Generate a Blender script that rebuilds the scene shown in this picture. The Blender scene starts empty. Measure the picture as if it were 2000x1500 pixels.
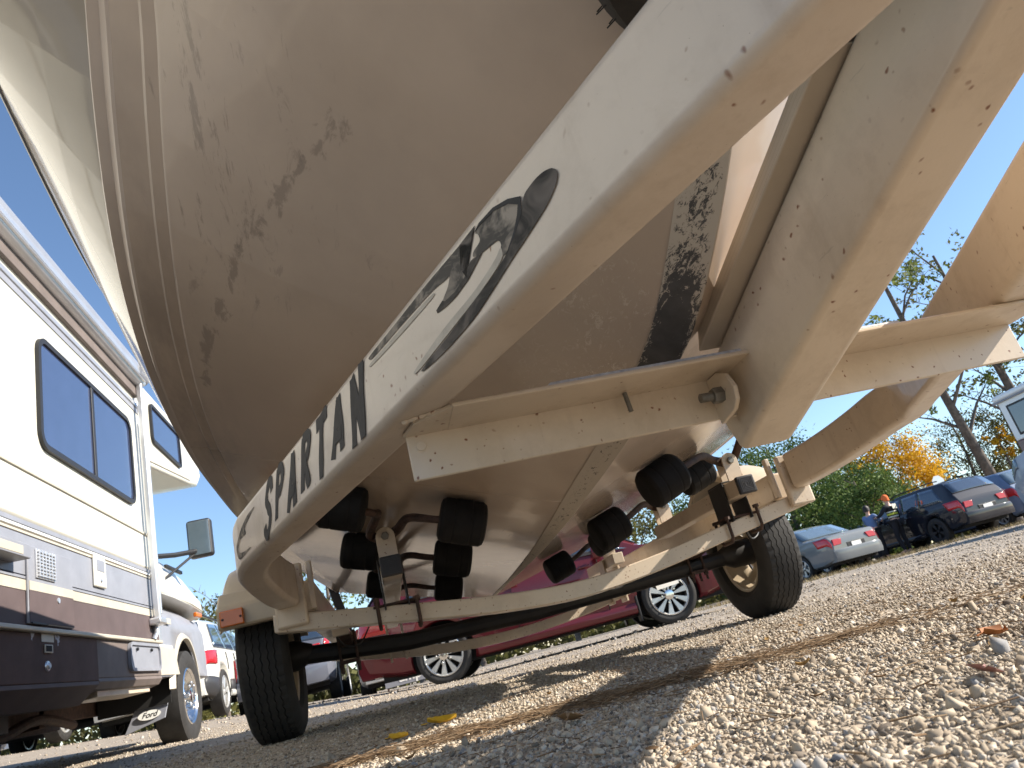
import bpy, bmesh, math, random
import numpy as np
from mathutils import Vector, Matrix, noise
random.seed(7); RNG = np.random.default_rng(7)
PI = math.pi
S = bpy.context.scene
COL = S.collection

# ------------------------------------------------------------------ camera
CAMC = Vector((-0.648, 0.0, 0.1144))
pitch, roll, yaw = 0.3503, -0.2626, 0.2481
cy, sy, cp, sp = math.cos(yaw), math.sin(yaw), math.cos(pitch), math.sin(pitch)
fwd = Vector((sy*cp, cy*cp, sp)); rgt = Vector((cy, -sy, 0)); upv = rgt.cross(fwd)
cr, sr = math.cos(roll), math.sin(roll)
r2 = rgt*cr + upv*sr; u2 = -rgt*sr + upv*cr
cd = bpy.data.cameras.new("camera"); cam = bpy.data.objects.new("camera", cd); COL.objects.link(cam)
cam.matrix_world = Matrix(((r2.x, u2.x, -fwd.x, CAMC.x), (r2.y, u2.y, -fwd.y, CAMC.y), (r2.z, u2.z, -fwd.z, CAMC.z), (0, 0, 0, 1)))
cd.sensor_width = 36; cd.lens = 36*1403/2000; cd.clip_start = 0.01; cd.clip_end = 2000
cd.dof.use_dof = True; cd.dof.focus_distance = 1.2; cd.dof.aperture_fstop = 18
S.camera = cam
S.render.resolution_x = 1024; S.render.resolution_y = 768

# ------------------------------------------------------------------ light
ELEV, SUNDIR = math.radians(31), Vector((0.96, -0.27))
W = bpy.data.worlds.new("World"); S.world = W; W.use_nodes = True
nt = W.node_tree
bg = nt.nodes['Background']; sky = nt.nodes.new('ShaderNodeTexSky')
sky.sky_type = 'NISHITA'; sky.sun_disc = False; sky.sun_elevation = ELEV
sky.sun_rotation = math.atan2(SUNDIR.x, SUNDIR.y); sky.air_density = 1.0; sky.dust_density = 0.15; sky.ozone_density = 3.0
nt.links.new(sky.outputs[0], bg.inputs[0]); bg.inputs[1].default_value = 0.095
sd = bpy.data.lights.new("sun", 'SUN'); sun = bpy.data.objects.new("sun", sd); COL.objects.link(sun)
sd.energy = 4.4; sd.angle = math.radians(0.5); sd.color = (1.0, 0.91, 0.78)
sv = Vector((SUNDIR.x*math.cos(ELEV), SUNDIR.y*math.cos(ELEV), math.sin(ELEV))).normalized()
sun.rotation_euler = sv.to_track_quat('Z', 'Y').to_euler(); sun.location = (20, -6, 14)
vs = S.view_settings; vs.view_transform = 'Standard'; vs.look = 'None'; vs.gamma = 1; vs.use_curve_mapping = False
vs.exposure = 1.24
S.render.engine = 'CYCLES'

# ------------------------------------------------------------------ materials
def nd(t, k, **kw):
    n = t.nodes.new(k)
    for a, b in kw.items(): setattr(n, a, b)
    return n
def ramp(t, fac, a, b, ca=(0, 0, 0, 1), cb=(1, 1, 1, 1)):
    m = nd(t, 'ShaderNodeMapRange'); m.inputs[1].default_value = a; m.inputs[2].default_value = b; t.links.new(fac, m.inputs[0])
    r = nd(t, 'ShaderNodeValToRGB'); e = r.color_ramp.elements
    e[0].color = ca; e[1].color = cb
    t.links.new(m.outputs[0], r.inputs[0]); return r.outputs[0]
def mixc(t, fac, a, b):
    m = nd(t, 'ShaderNodeMix', data_type='RGBA')
    if isinstance(fac, (int, float)): m.inputs[0].default_value = fac
    else: t.links.new(fac, m.inputs[0])
    for i, v in ((6, a), (7, b)):
        if isinstance(v, tuple): m.inputs[i].default_value = v if len(v) == 4 else (*v, 1)
        else: t.links.new(v, m.inputs[i])
    return m.outputs[2]
def math_(t, op, a, b=0.0, c=0.0):
    m = nd(t, 'ShaderNodeMath', operation=op)
    for i, v in enumerate((a, b, c)):
        if isinstance(v, (int, float)): m.inputs[i].default_value = v
        else: t.links.new(v, m.inputs[i])
    return m.outputs[0]
def coords(t, scale=(1, 1, 1), rot=(0, 0, 0)):
    c = nd(t, 'ShaderNodeTexCoord'); m = nd(t, 'ShaderNodeMapping')
    m.inputs['Scale'].default_value = scale; m.inputs['Rotation'].default_value = rot
    t.links.new(c.outputs['Object'], m.inputs[0]); return m.outputs[0]
def noi(t, vec, sc, det=4, rough=.55, dist=0):
    n = nd(t, 'ShaderNodeTexNoise'); n.inputs['Scale'].default_value = sc; n.inputs['Detail'].default_value = det
    n.inputs['Roughness'].default_value = rough; n.inputs['Distortion'].default_value = dist
    t.links.new(vec, n.inputs['Vector']); return n.outputs[0]
def base(name, col, rough=.5, metal=0., var=.12, vscale=6, bump=0., bscale=60, coat=0., spec=.5):
    m = bpy.data.materials.new(name); m.use_nodes = True; t = m.node_tree; b = t.nodes['Principled BSDF']
    b.inputs['Roughness'].default_value = rough; b.inputs['Metallic'].default_value = metal
    b.inputs['Specular IOR Level'].default_value = spec
    b.inputs['Coat Weight'].default_value = coat; b.inputs['Coat Roughness'].default_value = .04
    v = coords(t); n = noi(t, v, vscale, 5, .6)
    dark = tuple(c*(1-var) for c in col); lite = tuple(min(1, c*(1+var)) for c in col)
    c = ramp(t, n, .3, .7, (*dark, 1), (*lite, 1))
    t.links.new(c, b.inputs['Base Color'])
    if bump:
        bp = nd(t, 'ShaderNodeBump'); bp.inputs['Strength'].default_value = bump; bp.inputs['Distance'].default_value = .004
        t.links.new(noi(t, v, bscale, 3), bp.inputs['Height']); t.links.new(bp.outputs[0], b.inputs['Normal'])
    m['c'] = 1
    return m, t, b, c
def M(*a, **k): return base(*a, **k)[0]

def cream_metal(name, col=(.60, .50, .375), rust=.45, dirt=.5, rustscale=55):
    m, t, b, c = base(name, col, rough=.38, var=.06, vscale=4, coat=.15)
    v = coords(t)
    # broad dusty film
    d = ramp(t, noi(t, v, 7, 6, .7), .5, .78, (0, 0, 0, 1), (dirt, dirt, dirt, 1))
    c1 = mixc(t, d, c, (.36, .28, .2))
    # fine fly specks
    sp_ = ramp(t, noi(t, v, 300, 2, .5), .76, .79)
    c2 = mixc(t, math_(t, 'MULTIPLY', sp_, .7), c1, (.12, .07, .04))
    gm_ = math_(t, 'MULTIPLY', ramp(t, noi(t, coords(t, (3.5, 3.5, 3.5)), 1.6, 7, .72, .4), .54, .74), dirt)
    c2 = mixc(t, math_(t, 'MULTIPLY', gm_, .8), c2, (.33, .235, .15))
    # faint drip streaks and pale rubbed scratches
    st = math_(t, 'MULTIPLY', ramp(t, noi(t, coords(t, (45, 45, 3.5)), 1.0, 4, .6), .56, .72), ramp(t, noi(t, v, 5, 3), .42, .6))
    c2 = mixc(t, math_(t, 'MULTIPLY', st, .38*dirt), c2, (.22, .14, .085))
    scr = ramp(t, noi(t, coords(t, (14, 14, 160), (.5, .2, .4)), 1.0, 3, .6), .70, .73)
    c2 = mixc(t, math_(t, 'MULTIPLY', scr, .35), c2, (.30, .25, .20))
    # rust dots gathered in patches
    vo = nd(t, 'ShaderNodeTexVoronoi'); vo.inputs['Scale'].default_value = rustscale; vo.inputs['Randomness'].default_value = 1
    vd = nd(t, 'ShaderNodeMixRGB'); vd.inputs[0].default_value = .012
    nn = nd(t, 'ShaderNodeTexNoise'); nn.inputs['Scale'].default_value = 60
    t.links.new(v, nn.inputs[0]); t.links.new(v, vd.inputs[1]); t.links.new(nn.outputs[1], vd.inputs[2]); t.links.new(vd.outputs[0], vo.inputs['Vector'])
    dot = ramp(t, vo.outputs['Distance'], .08, .20, (1, 1, 1, 1), (0, 0, 0, 1))
    patch = ramp(t, noi(t, v, 9, 3, .6), .52-.13*rust, .66-.13*rust)
    pick = ramp(t, vo.outputs['Color'], .58-.2*rust, .62-.2*rust)
    rf = math_(t, 'MULTIPLY', math_(t, 'MULTIPLY', dot, patch), pick)
    c3 = mixc(t, rf, c2, (.16, .05, .014))
    t.links.new(c3, b.inputs['Base Color'])
    rr = math_(t, 'ADD', math_(t, 'MULTIPLY', d, .5), .34); t.links.new(rr, b.inputs['Roughness'])
    bp = nd(t, 'ShaderNodeBump'); bp.inputs['Strength'].default_value = .12; bp.inputs['Distance'].default_value = .002
    t.links.new(noi(t, v, 120, 3), bp.inputs['Height']); t.links.new(bp.outputs[0], b.inputs['Normal'])
    return m

MT = {}
MT['rail'] = cream_metal('cream_rail_paint', (.53, .445, .36), rust=.45, dirt=.4)
MT['cream'] = cream_metal('cream_frame_paint', (.58, .485, .375), rust=.5, dirt=.5)
MT['creamr'] = cream_metal('cream_rusty_paint', (.58, .485, .375), rust=1.4, dirt=.5, rustscale=75)
MT['rubber'] = M('black_roller_rubber', (.0075, .007, .007), rough=.75, var=.45, vscale=22, bump=.25, spec=.25)
MT['tyre'] = M('tyre_rubber', (.022, .021, .020), rough=.8, var=.35, vscale=14, bump=.3, bscale=90)
MT['rusty'] = M('rusty_dark_steel', (.05, .026, .018), rough=.75, var=.5, vscale=30, bump=.5)
MT['blacksteel'] = M('black_steel', (.012, .011, .011), rough=.55, var=.4, vscale=12)
MT['zinc'] = M('dull_zinc_bolt', (.2, .19, .17), rough=.5, metal=.6, var=.3, vscale=40)
MT['rimcream'] = M('cream_rim_paint', (.50, .41, .29), rough=.35, var=.12)
MT['decal'] = M('dark_grey_decal', (.022, .023, .027), rough=.6, var=.25, vscale=25, spec=.25)
MT['decall'] = M('light_grey_decal', (.33, .29, .24), rough=.4, var=.2, vscale=30)
MT['orange'] = M('amber_lens', (.62, .15, .012), rough=.25, coat=.5)
MT['red'] = M('red_lens', (.45, .01, .015), rough=.2, coat=.6)
MT['carpet'] = M('grey_bunk_carpet', (.5, .5, .52), rough=.95, var=.2, vscale=90, bump=.6, bscale=300)
MT['cap'] = M('dark_grey_rubber_cap', (.03, .031, .035), rough=.5)
MT['strap'] = M('black_webbing', (.012, .011, .013), rough=.8, var=.3, vscale=90)
MT['chrome'] = M('chrome', (.75, .75, .74), rough=.12, metal=1, var=.05)
MT['alloy'] = M('silver_alloy', (.6, .6, .58), rough=.3, metal=.6, var=.06)
MT['blackp'] = M('black_plastic', (.015, .015, .017), rough=.5)
MT['well'] = M('wheel_well', (.008, .008, .008), rough=.9)
MT['glass'] = M('dark_glass', (.03, .045, .07), rough=.05, var=.1, coat=1, spec=.8)
MT['glassl'] = M('pale_glass', (.10, .14, .17), rough=.06, var=.1, coat=1, spec=.9)
MT['rvglass'] = M('tinted_rv_glass', (.035, .05, .11), rough=.12, var=.1, coat=1, spec=.8)
MT['plate'] = M('white_plate', (.75, .75, .72), rough=.4)
MT['white'] = M('white_paint', (.8, .8, .78), rough=.3, coat=.4, var=.03)
MT['rvwhite'] = M('rv_white_fibreglass', (.60, .585, .515), rough=.3, coat=.3, var=.035, vscale=2)
MT['rvgrey'] = M('rv_grey_stripe', (.24, .25, .285), rough=.4, var=.1)
MT['rvbrown'] = M('rv_maroon_brown_stripe', (.10, .077, .078), rough=.6, var=.12, spec=.2)
MT['rvtan'] = M('rv_tan_stripe', (.46, .425, .35), rough=.4, var=.1)
MT['alum'] = M('aluminium_trim', (.62, .63, .65), rough=.3, metal=.7, var=.06)
MT['skin'] = M('skin', (.55, .33, .24), rough=.5)
MT['hair'] = M('dark_hair', (.015, .01, .008), rough=.6)
MT['bluecloth'] = M('blue_cotton', (.12, .19, .36), rough=.9)
MT['darkcloth'] = M('dark_cloth', (.014, .013, .016), rough=.9)
MT['orangecloth'] = M('orange_cap_cloth', (.75, .16, .04), rough=.9)
MT['reflect'] = M('pale_reflective_band', (.6, .6, .5), rough=.5)
MT['yelcloth'] = M('yellow_green_band', (.5, .55, .06), rough=.8)
def paint(name, col): return M(name, col, rough=.65, metal=0, var=.04, coat=1, spec=.15)
CARP = dict(red=paint('metallic_red_paint', (.105, .008, .013)), silver=paint('silver_paint', (.15, .165, .175)), navy=paint('navy_black_paint', (.008, .009, .016)),
            blue=paint('steel_blue_paint', (.14, .19, .29)), white=paint('white_car_paint', (.62, .62, .58)), grey=paint('grey_paint', (.13, .14, .17)),
            black=paint('black_paint', (.012, .012, .016)), slate=paint('slate_paint', (.10, .12, .17)), jeep=paint('pale_silver_paint', (.35, .38, .42)), maroon=paint('maroon_paint', (.10, .012, .025)))

# maroon skirt with chipped paint
def chipped():
    m, t, b, c = base('rv_chipped_maroon_skirt', (.088, .055, .048), rough=.65, var=.2, spec=.15)
    v = coords(t, (1, 1, .45))
    g = noi(t, v, 13, 5, .6)
    z = nd(t, 'ShaderNodeSeparateXYZ'); cc = nd(t, 'ShaderNodeTexCoord'); t.links.new(cc.outputs['Object'], z.inputs[0])
    top = ramp(t, z.outputs[2], .64, .78)
    thr = math_(t, 'GREATER_THAN', math_(t, 'ADD', g, math_(t, 'MULTIPLY', top, .22)), .80)
    t.links.new(mixc(t, thr, c, (.42, .46, .55)), b.inputs['Base Color'])
    return m
MT['rvskirt'] = chipped()

def hull_mat():
    m, t, b, c = base('dirty_gelcoat_bottom', (.455, .36, .28), rough=.3, var=.06, vscale=3, coat=.2)
    co = nd(t, 'ShaderNodeTexCoord'); xyz = nd(t, 'ShaderNodeSeparateXYZ'); t.links.new(co.outputs['Object'], xyz.inputs[0])
    v = coords(t); vl = coords(t, (1, .22, .6), (0, 0, .25))
    xk = math_(t, 'SUBTRACT', math_(t, 'ADD', xyz.outputs[0], .15), math_(t, 'MULTIPLY', xyz.outputs[1], .051))
    ax = math_(t, 'ABSOLUTE', xk)
    # warm film and grime near the chine
    f = ramp(t, noi(t, v, 2.2, 6, .65), .4, .75); c1 = mixc(t, math_(t, 'MULTIPLY', f, .5), c, (.31, .24, .185))
    gr = math_(t, 'MULTIPLY', ramp(t, ax, .78, .97), ramp(t, noi(t, vl, 11, 5, .7), .42, .66)); c1 = mixc(t, math_(t, 'MULTIPLY', gr, .55), c1, (.16, .13, .11))
    # dark scuffs, long and streaky, only in bands
    s1 = ramp(t, noi(t, vl, 24, 7, .72, .6), .60, .68)
    band = ramp(t, noi(t, coords(t, (1, .5, .5), (0, 0, .5)), 2.7, 2, .5), .50, .60)
    sc = math_(t, 'MULTIPLY', s1, band); c2 = mixc(t, math_(t, 'MULTIPLY', sc, .4), c1, (.07, .06, .055))
    # long dark smear and the scuffed patch rubbed into the forward bottom
    def seg(ax_, ay_, bx_, by_):
        dx, dy = bx_-ax_, by_-ay_; l2 = dx*dx+dy*dy
        px = math_(t, 'SUBTRACT', xyz.outputs[0], ax_); py = math_(t, 'SUBTRACT', xyz.outputs[1], ay_)
        h = nd(t, 'ShaderNodeClamp'); t.links.new(math_(t, 'DIVIDE', math_(t, 'ADD', math_(t, 'MULTIPLY', px, dx), math_(t, 'MULTIPLY', py, dy)), l2), h.inputs[0])
        ex = math_(t, 'SUBTRACT', px, math_(t, 'MULTIPLY', h.outputs[0], dx)); ey = math_(t, 'SUBTRACT', py, math_(t, 'MULTIPLY', h.outputs[0], dy))
        return math_(t, 'SQRT', math_(t, 'ADD', math_(t, 'MULTIPLY', ex, ex), math_(t, 'MULTIPLY', ey, ey)))
    PTS = [(-.573, .91), (-.668, 1.035), (-.774, 1.172), (-.842, 1.31), (-.895, 1.428), (-.943, 1.608)]; dmin = None
    for (a_, b2_) in zip(PTS[:-1], PTS[1:]):
        q = seg(*a_, *b2_); dmin = q if dmin is None else math_(t, 'MINIMUM', dmin, q)
    vs_ = coords(t, (1, .5, .8), (0, 0, .75))
    smear = math_(t, 'SUBTRACT', noi(t, vs_, 34, 7, .72, .5), math_(t, 'MULTIPLY', dmin, 9.0))
    c2 = mixc(t, math_(t, 'MULTIPLY', ramp(t, smear, .44, .52), .42), c2, (.11, .087, .07))
    dp = seg(-.80, .93, -.79, 1.16)
    vt_ = coords(t, (1, .14, .14), (0, 0, .12))
    sc2 = math_(t, 'SUBTRACT', noi(t, vt_, 55, 6, .75, .3), math_(t, 'MULTIPLY', dp, 1.6))
    c2 = mixc(t, math_(t, 'MULTIPLY', ramp(t, sc2, .50, .57), .42), c2, (.09, .07, .056))
    sc3 = math_(t, 'SUBTRACT', noi(t, coords(t, (1, .3, .3), (0, 0, .2)), 30, 6, .75, .8), math_(t, 'MULTIPLY', seg(-.66, .86, -.72, 1.25), 1.0))
    c2 = mixc(t, math_(t, 'MULTIPLY', ramp(t, sc3, .56, .62), .25), c2, (.09, .072, .06))
    # pale scratches beside the keel
    near = ramp(t, ax, .12, .26, (1, 1, 1, 1), (0, 0, 0, 1))
    fwdm = math_(t, 'MULTIPLY', ramp(t, xyz.outputs[1], 1.35, 1.8, (1, 1, 1, 1), (0, 0, 0, 1)), ramp(t, xyz.outputs[1], .84, 1.0))
    s2 = ramp(t, noi(t, coords(t, (1, .5, 1), (0, 0, -.7)), 70, 5, .8, 1.6), .55, .60)
    blot = ramp(t, noi(t, v, 9, 4, .65), .44, .62)
    pf = math_(t, 'MULTIPLY', math_(t, 'MULTIPLY', s2, blot), math_(t, 'MULTIPLY', near, fwdm))
    c3 = mixc(t, math_(t, 'MULTIPLY', pf, .8), c2, (.66, .59, .50))
    t.links.new(c3, b.inputs['Base Color'])
    rr = ramp(t, xyz.outputs[1], 1.3, 2.6, (.42, .42, .42, 1), (.14, .14, .14, 1)); t.links.new(rr, b.inputs['Roughness'])
    bp = nd(t, 'ShaderNodeBump'); bp.inputs['Strength'].default_value = .05; bp.inputs['Distance'].default_value = .02
    t.links.new(noi(t, v, 5, 3), bp.inputs['Height']); t.links.new(bp.outputs[0], b.inputs['Normal'])
    return m
MT['hull'] = hull_mat()
def keel_mat():
    m, t, b, c = base('scraped_keel_strip', (.06, .057, .056), rough=.75, var=.25, vscale=30)
    co = nd(t, 'ShaderNodeTexCoord'); xyz = nd(t, 'ShaderNodeSeparateXYZ'); t.links.new(co.outputs['Object'], xyz.inputs[0])
    n = noi(t, coords(t, (1, .35, 1), (0, 0, -.5)), 120, 6, .8, .6)
    edge = ramp(t, math_(t, 'ABSOLUTE', math_(t, 'ADD', math_(t, 'SUBTRACT', math_(t, 'ADD', xyz.outputs[0], .15), math_(t, 'MULTIPLY', xyz.outputs[1], .051)), .025)), .010, .026)
    aft = ramp(t, xyz.outputs[1], 1.06, 1.45); fw = ramp(t, xyz.outputs[1], .80, .95, (1, 1, 1, 1), (0, 0, 0, 1))
    k = math_(t, 'ADD', n, math_(t, 'ADD', math_(t, 'MULTIPLY', edge, .16), math_(t, 'ADD', math_(t, 'MULTIPLY', aft, .27), math_(t, 'MULTIPLY', fw, .2))))
    t.links.new(mixc(t, ramp(t, k, .66, .71), c, (.44, .385, .32)), b.inputs['Base Color'])
    return m
MT['keel'] = keel_mat()
MT['side'] = M('glossy_cream_gelcoat', (.31, .275, .225), rough=.1, var=.05, vscale=3, coat=.15)
MT['lip'] = M('cream_chine_lip', (.48, .40, .335), rough=.3, var=.06, vscale=8)
def wood():
    m, t, b, c = base('weathered_painted_board', (.46, .39, .31), rough=.8, var=.1)
    w = nd(t, 'ShaderNodeTexWave', wave_type='BANDS', bands_direction='Z'); w.inputs['Scale'].default_value = 48; w.inputs['Distortion'].default_value = 3.5
    w.inputs['Detail'].default_value = 3; w.inputs['Detail Scale'].default_value = 1.2
    m2 = nd(t, 'ShaderNodeMapping'); m2.inputs['Scale'].default_value = (.3, .05, 1); t.links.new(coords(t, (1, 1, 1), (.3, 0, 0)), m2.inputs[0]); t.links.new(m2.outputs[0], w.inputs['Vector'])
    t.links.new(mixc(t, ramp(t, w.outputs[0], .0, .012, (.6, .6, .6, 1), (0, 0, 0, 1)), c, (.2, .15, .11)), b.inputs['Base Color'])
    return m
MT['plank'] = wood()

# ------------------------------------------------------------------ mesh helpers
class MB:
    def __init__(s): s.v = []; s.f = []
    def add(s, vs, fs):
        o = len(s.v); s.v += [tuple(p) for p in vs]; s.f += [tuple(i+o for i in f) for f in fs]; return s
    def box(s, x0, x1, y0, y1, z0, z1):
        return s.hexa([(x0, y0, z0), (x1, y0, z0), (x1, y1, z0), (x0, y1, z0), (x0, y0, z1), (x1, y0, z1), (x1, y1, z1), (x0, y1, z1)])
    def hexa(s, p): return s.add(p, [(3, 2, 1, 0), (4, 5, 6, 7), (0, 1, 5, 4), (1, 2, 6, 5), (2, 3, 7, 6), (3, 0, 4, 7)])
    def prism(s, poly, vec):
        n = len(poly); v = Vector(vec); P = [Vector(p) for p in poly]
        return s.add(P+[p+v for p in P], [tuple(range(n))[::-1], tuple(range(n, 2*n))]+[(i, (i+1) % n, (i+1) % n+n, i+n) for i in range(n)])
    def loft(s, rings, cap=True, closed=True):
        n = len(rings[0]); o = [p for r in rings for p in r]; f = []
        for a in range(len(rings)-1):
            for i in range(n if closed else n-1):
                j = (i+1) % n; f.append((a*n+i, a*n+j, (a+1)*n+j, (a+1)*n+i))
        if cap and closed: f.append(tuple(range(n))[::-1]); f.append(tuple((len(rings)-1)*n+i for i in range(n)))
        return s.add(o, f)
    def tube(s, pts, r, n=8, cap=True):
        P = [Vector(p) for p in pts]; R = r if isinstance(r, (list, tuple)) else [r]*len(P); rings = []
        ref = Vector((0, 0, 1))
        if abs((P[-1]-P[0]).normalized().dot(ref)) > .9: ref = Vector((1, 0, 0))
        for i, p in enumerate(P):
            d = (P[min(i+1, len(P)-1)]-P[max(i-1, 0)]).normalized(); a = d.cross(ref).normalized(); b = d.cross(a)
            rings.append([p+(a*math.cos(2*PI*k/n)+b*math.sin(2*PI*k/n))*R[i] for k in range(n)])
        return s.loft(rings, cap)
    def lathe(s, prof, c, ax, n=24):
        c = Vector(c); ax = Vector(ax).normalized(); ref = Vector((0, 0, 1)) if abs(ax.z) < .9 else Vector((1, 0, 0))
        a = ax.cross(ref).normalized(); b = ax.cross(a); rings = []
        for (t, r) in prof: rings.append([c+ax*t+(a*math.cos(2*PI*k/n)+b*math.sin(2*PI*k/n))*r for k in range(n)])
        return s.loft(rings, True)
    def build(s, name, mat, parent=None, off=None, smooth=30, bevel=0, seg=2, fixn=True):
        m = bpy.data.meshes.new(name); m.from_pydata(s.v, [], s.f)
        if fixn:
            b = bmesh.new(); b.from_mesh(m); bmesh.ops.recalc_face_normals(b, faces=b.faces); b.to_mesh(m); b.free()
        if smooth:
            m.shade_smooth(); m.set_sharp_from_angle(angle=math.radians(smooth))
        if mat is not None: m.materials.append(mat)
        o = bpy.data.objects.new(name, m); COL.objects.link(o)
        if bevel:
            w = o.modifiers.new('bevel', 'BEVEL'); w.width = bevel; w.segments = seg; w.limit_method = 'ANGLE'; w.angle_limit = math.radians(40); w.harden_normals = False
        if smooth and smooth < 90 and len(s.v) < 6000:
            w = o.modifiers.new('wn', 'WEIGHTED_NORMAL'); w.keep_sharp = True; w.weight = 60
        if parent is not None:
            o.parent = parent
            if off is not None: o.matrix_parent_inverse = Matrix.Translation(-Vector(off))
        return o
def thing(name, label, cat, loc=(0, 0, 0), rot=(0, 0, 0), group=None):
    o = bpy.data.objects.new(name, None); COL.objects.link(o); o.location = loc; o.rotation_euler = rot; o.empty_display_size = .1
    o['label'] = label; o['category'] = cat
    if group: o['group'] = group
    return o
def tag(o, label, cat, group=None):
    o['label'] = label; o['category'] = cat
    if group: o['group'] = group
    return o
def kind(o, k): o['kind'] = k; return o
def rrect(w, h, r, n=3):
    P = []
    for cx_, cz_, a0 in ((w/2-r, h/2-r, 0), (-w/2+r, h/2-r, PI/2), (-w/2+r, -h/2+r, PI), (w/2-r, -h/2+r, 1.5*PI)):
        for k in range(n+1):
            a = a0+PI/2*k/n; P.append((cx_+r*math.cos(a), cz_+r*math.sin(a)))
    return P
def sweep(mb, sec, path, up=Vector((0, 0, 1)), keepup=True):
    P = [Vector(p) for p in path]; rings = []
    for i, p in enumerate(P):
        d = (P[min(i+1, len(P)-1)]-P[max(i-1, 0)]).normalized()
        if keepup: d2 = Vector((d.x, d.y, 0)).normalized(); a = d2.cross(up); b = up
        else: a = d.cross(up).normalized(); b = a.cross(d)
        rings.append([p+a*x+b*z for x, z in sec])
    return mb.loft(rings)
def smoothpath(pts, n=6):
    P = [Vector(p) for p in pts]; out = []
    for i in range(len(P)-1):
        p0, p1, p2, p3 = P[max(i-1, 0)], P[i], P[i+1], P[min(i+2, len(P)-1)]
        for k in range(n):
            t = k/n; out.append(.5*((2*p1)+(p2-p0)*t+(2*p0-5*p1+4*p2-p3)*t*t+(3*p1-p0-3*p2+p3)*t**3))
    out.append(P[-1]); return out

# ------------------------------------------------------------------ terrain
_w = [(RNG.uniform(1.2, 7)*(1 if i % 2 else 2.2), RNG.uniform(0, 2*PI), RNG.uniform(0, 2*PI)) for i in range(14)]
def g(x, y):
    x = np.asarray(x, float); y = np.asarray(y, float)
    nx = np.clip((np.sqrt(x*x+.05)-x)/2, 0, 6.0)
    z = .062*nx*np.clip(y, 0, 11)/7
    und = 0
    for k, a, ph in _w: und = und+np.sin(k*(x*math.cos(a)+y*math.sin(a))+ph)/k
    d = np.hypot(x+.65, y)
    und = und*.0042*np.clip(d/1.5, .3, 1)*np.clip(30/(d+.01), 0, 1)
    # low rut lines across the lot
    rut = -.012*np.exp(-((y-4.6+.12*x)/.22)**2)+.010*np.exp(-((y-5.3+.1*x)/.3)**2)-.015*np.exp(-((y-6.7+.15*x)/.25)**2)
    return z+und+rut*np.clip((d-1.5)/2, 0, 1)-.004
def gz(x, y): return float(g(x, y))

nr, na = 190, 240
rr_ = np.concatenate([[0], .12*(1.044**np.arange(nr))]); rr_ = np.minimum(rr_, 900); rr_[-1] = 900
ang = np.linspace(0, 2*PI, na, endpoint=False)
X = -.65+np.outer(rr_, np.cos(ang)); Y = np.outer(rr_, np.sin(ang)); Z = g(X, Y)
gv = np.stack([X, Y, Z], -1).reshape(-1, 3)
gf = []
for i in range(len(rr_)-1):
    for j in range(na):
        k = (j+1) % na; gf.append((i*na+j, (i+1)*na+j, (i+1)*na+k, i*na+k))
def ground_mat():
    m = bpy.data.materials.new('gravel_ground'); m.use_nodes = True; t = m.node_tree; b = t.nodes['Principled BSDF']
    v = coords(t); vo = nd(t, 'ShaderNodeTexVoronoi'); vo.inputs['Scale'].default_value = 70; t.links.new(v, vo.inputs['Vector'])
    c = mixc(t, noi(t, v, 3, 6, .7), (.25, .205, .155), (.40, .34, .27))
    tone = nd(t, 'ShaderNodeSeparateColor'); t.links.new(vo.outputs['Color'], tone.inputs[0])
    c = mixc(t, math_(t, 'MULTIPLY', ramp(t, tone.outputs[0], .55, .9), .5), c, (.23, .195, .16))
    c = mixc(t, math_(t, 'MULTIPLY', ramp(t, tone.outputs[1], .7, 1), .5), c, (.60, .54, .46))
    c = mixc(t, math_(t, 'MULTIPLY', ramp(t, noi(t, v, .55, 4), .5, .7), .35), c, (.30, .25, .19))
    t.links.new(c, b.inputs['Base Color']); b.inputs['Roughness'].default_value = .95
    h = math_(t, 'ADD', math_(t, 'MULTIPLY', vo.outputs['Distance'], -1.0), math_(t, 'MULTIPLY', noi(t, v, 160, 3), .5))
    bp = nd(t, 'ShaderNodeBump'); bp.inputs['Strength'].default_value = .9; bp.inputs['Distance'].default_value = .012
    t.links.new(h, bp.inputs['Height']); t.links.new(bp.outputs[0], b.inputs['Normal'])
    return m
gm = MB(); gm.v = [tuple(p) for p in gv]; gm.f = gf
kind(gm.build('ground', ground_mat(), smooth=180), 'structure')

# ------------------------------------------------------------------ crushed stone
def attr_mat(name, stops, rough=.9, trans=0, spec=.3):
    m = bpy.data.materials.new(name); m.use_nodes = True; t = m.node_tree; b = t.nodes['Principled BSDF']
    a = nd(t, 'ShaderNodeAttribute', attribute_name='tone'); r = nd(t, 'ShaderNodeValToRGB'); e = r.color_ramp.elements
    for i, (p, c) in enumerate(stops):
        x = e[i] if i < 2 else e.new(p)
        x.position = p; x.color = (*c, 1)
    t.links.new(a.outputs['Fac'], r.inputs[0]); c = r.outputs[0]
    n = noi(t, coords(t), 260 if not trans else 3, 3)
    c = mixc(t, math_(t, 'MULTIPLY', ramp(t, n, .35, .75), .3), c, tuple(x*.6 for x in stops[len(stops)//2][1]))
    t.links.new(c, b.inputs['Base Color']); b.inputs['Roughness'].default_value = rough; b.inputs['Specular IOR Level'].default_value = spec
    if trans:
        d = nd(t, 'ShaderNodeBsdfTranslucent'); t.links.new(c, d.inputs[0]); mx = nd(t, 'ShaderNodeMixShader'); mx.inputs[0].default_value = trans
        t.links.new(b.outputs[0], mx.inputs[1]); t.links.new(d.outputs[0], mx.inputs[2]); t.links.new(mx.outputs[0], t.nodes['Material Output'].inputs[0])
    return m
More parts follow.
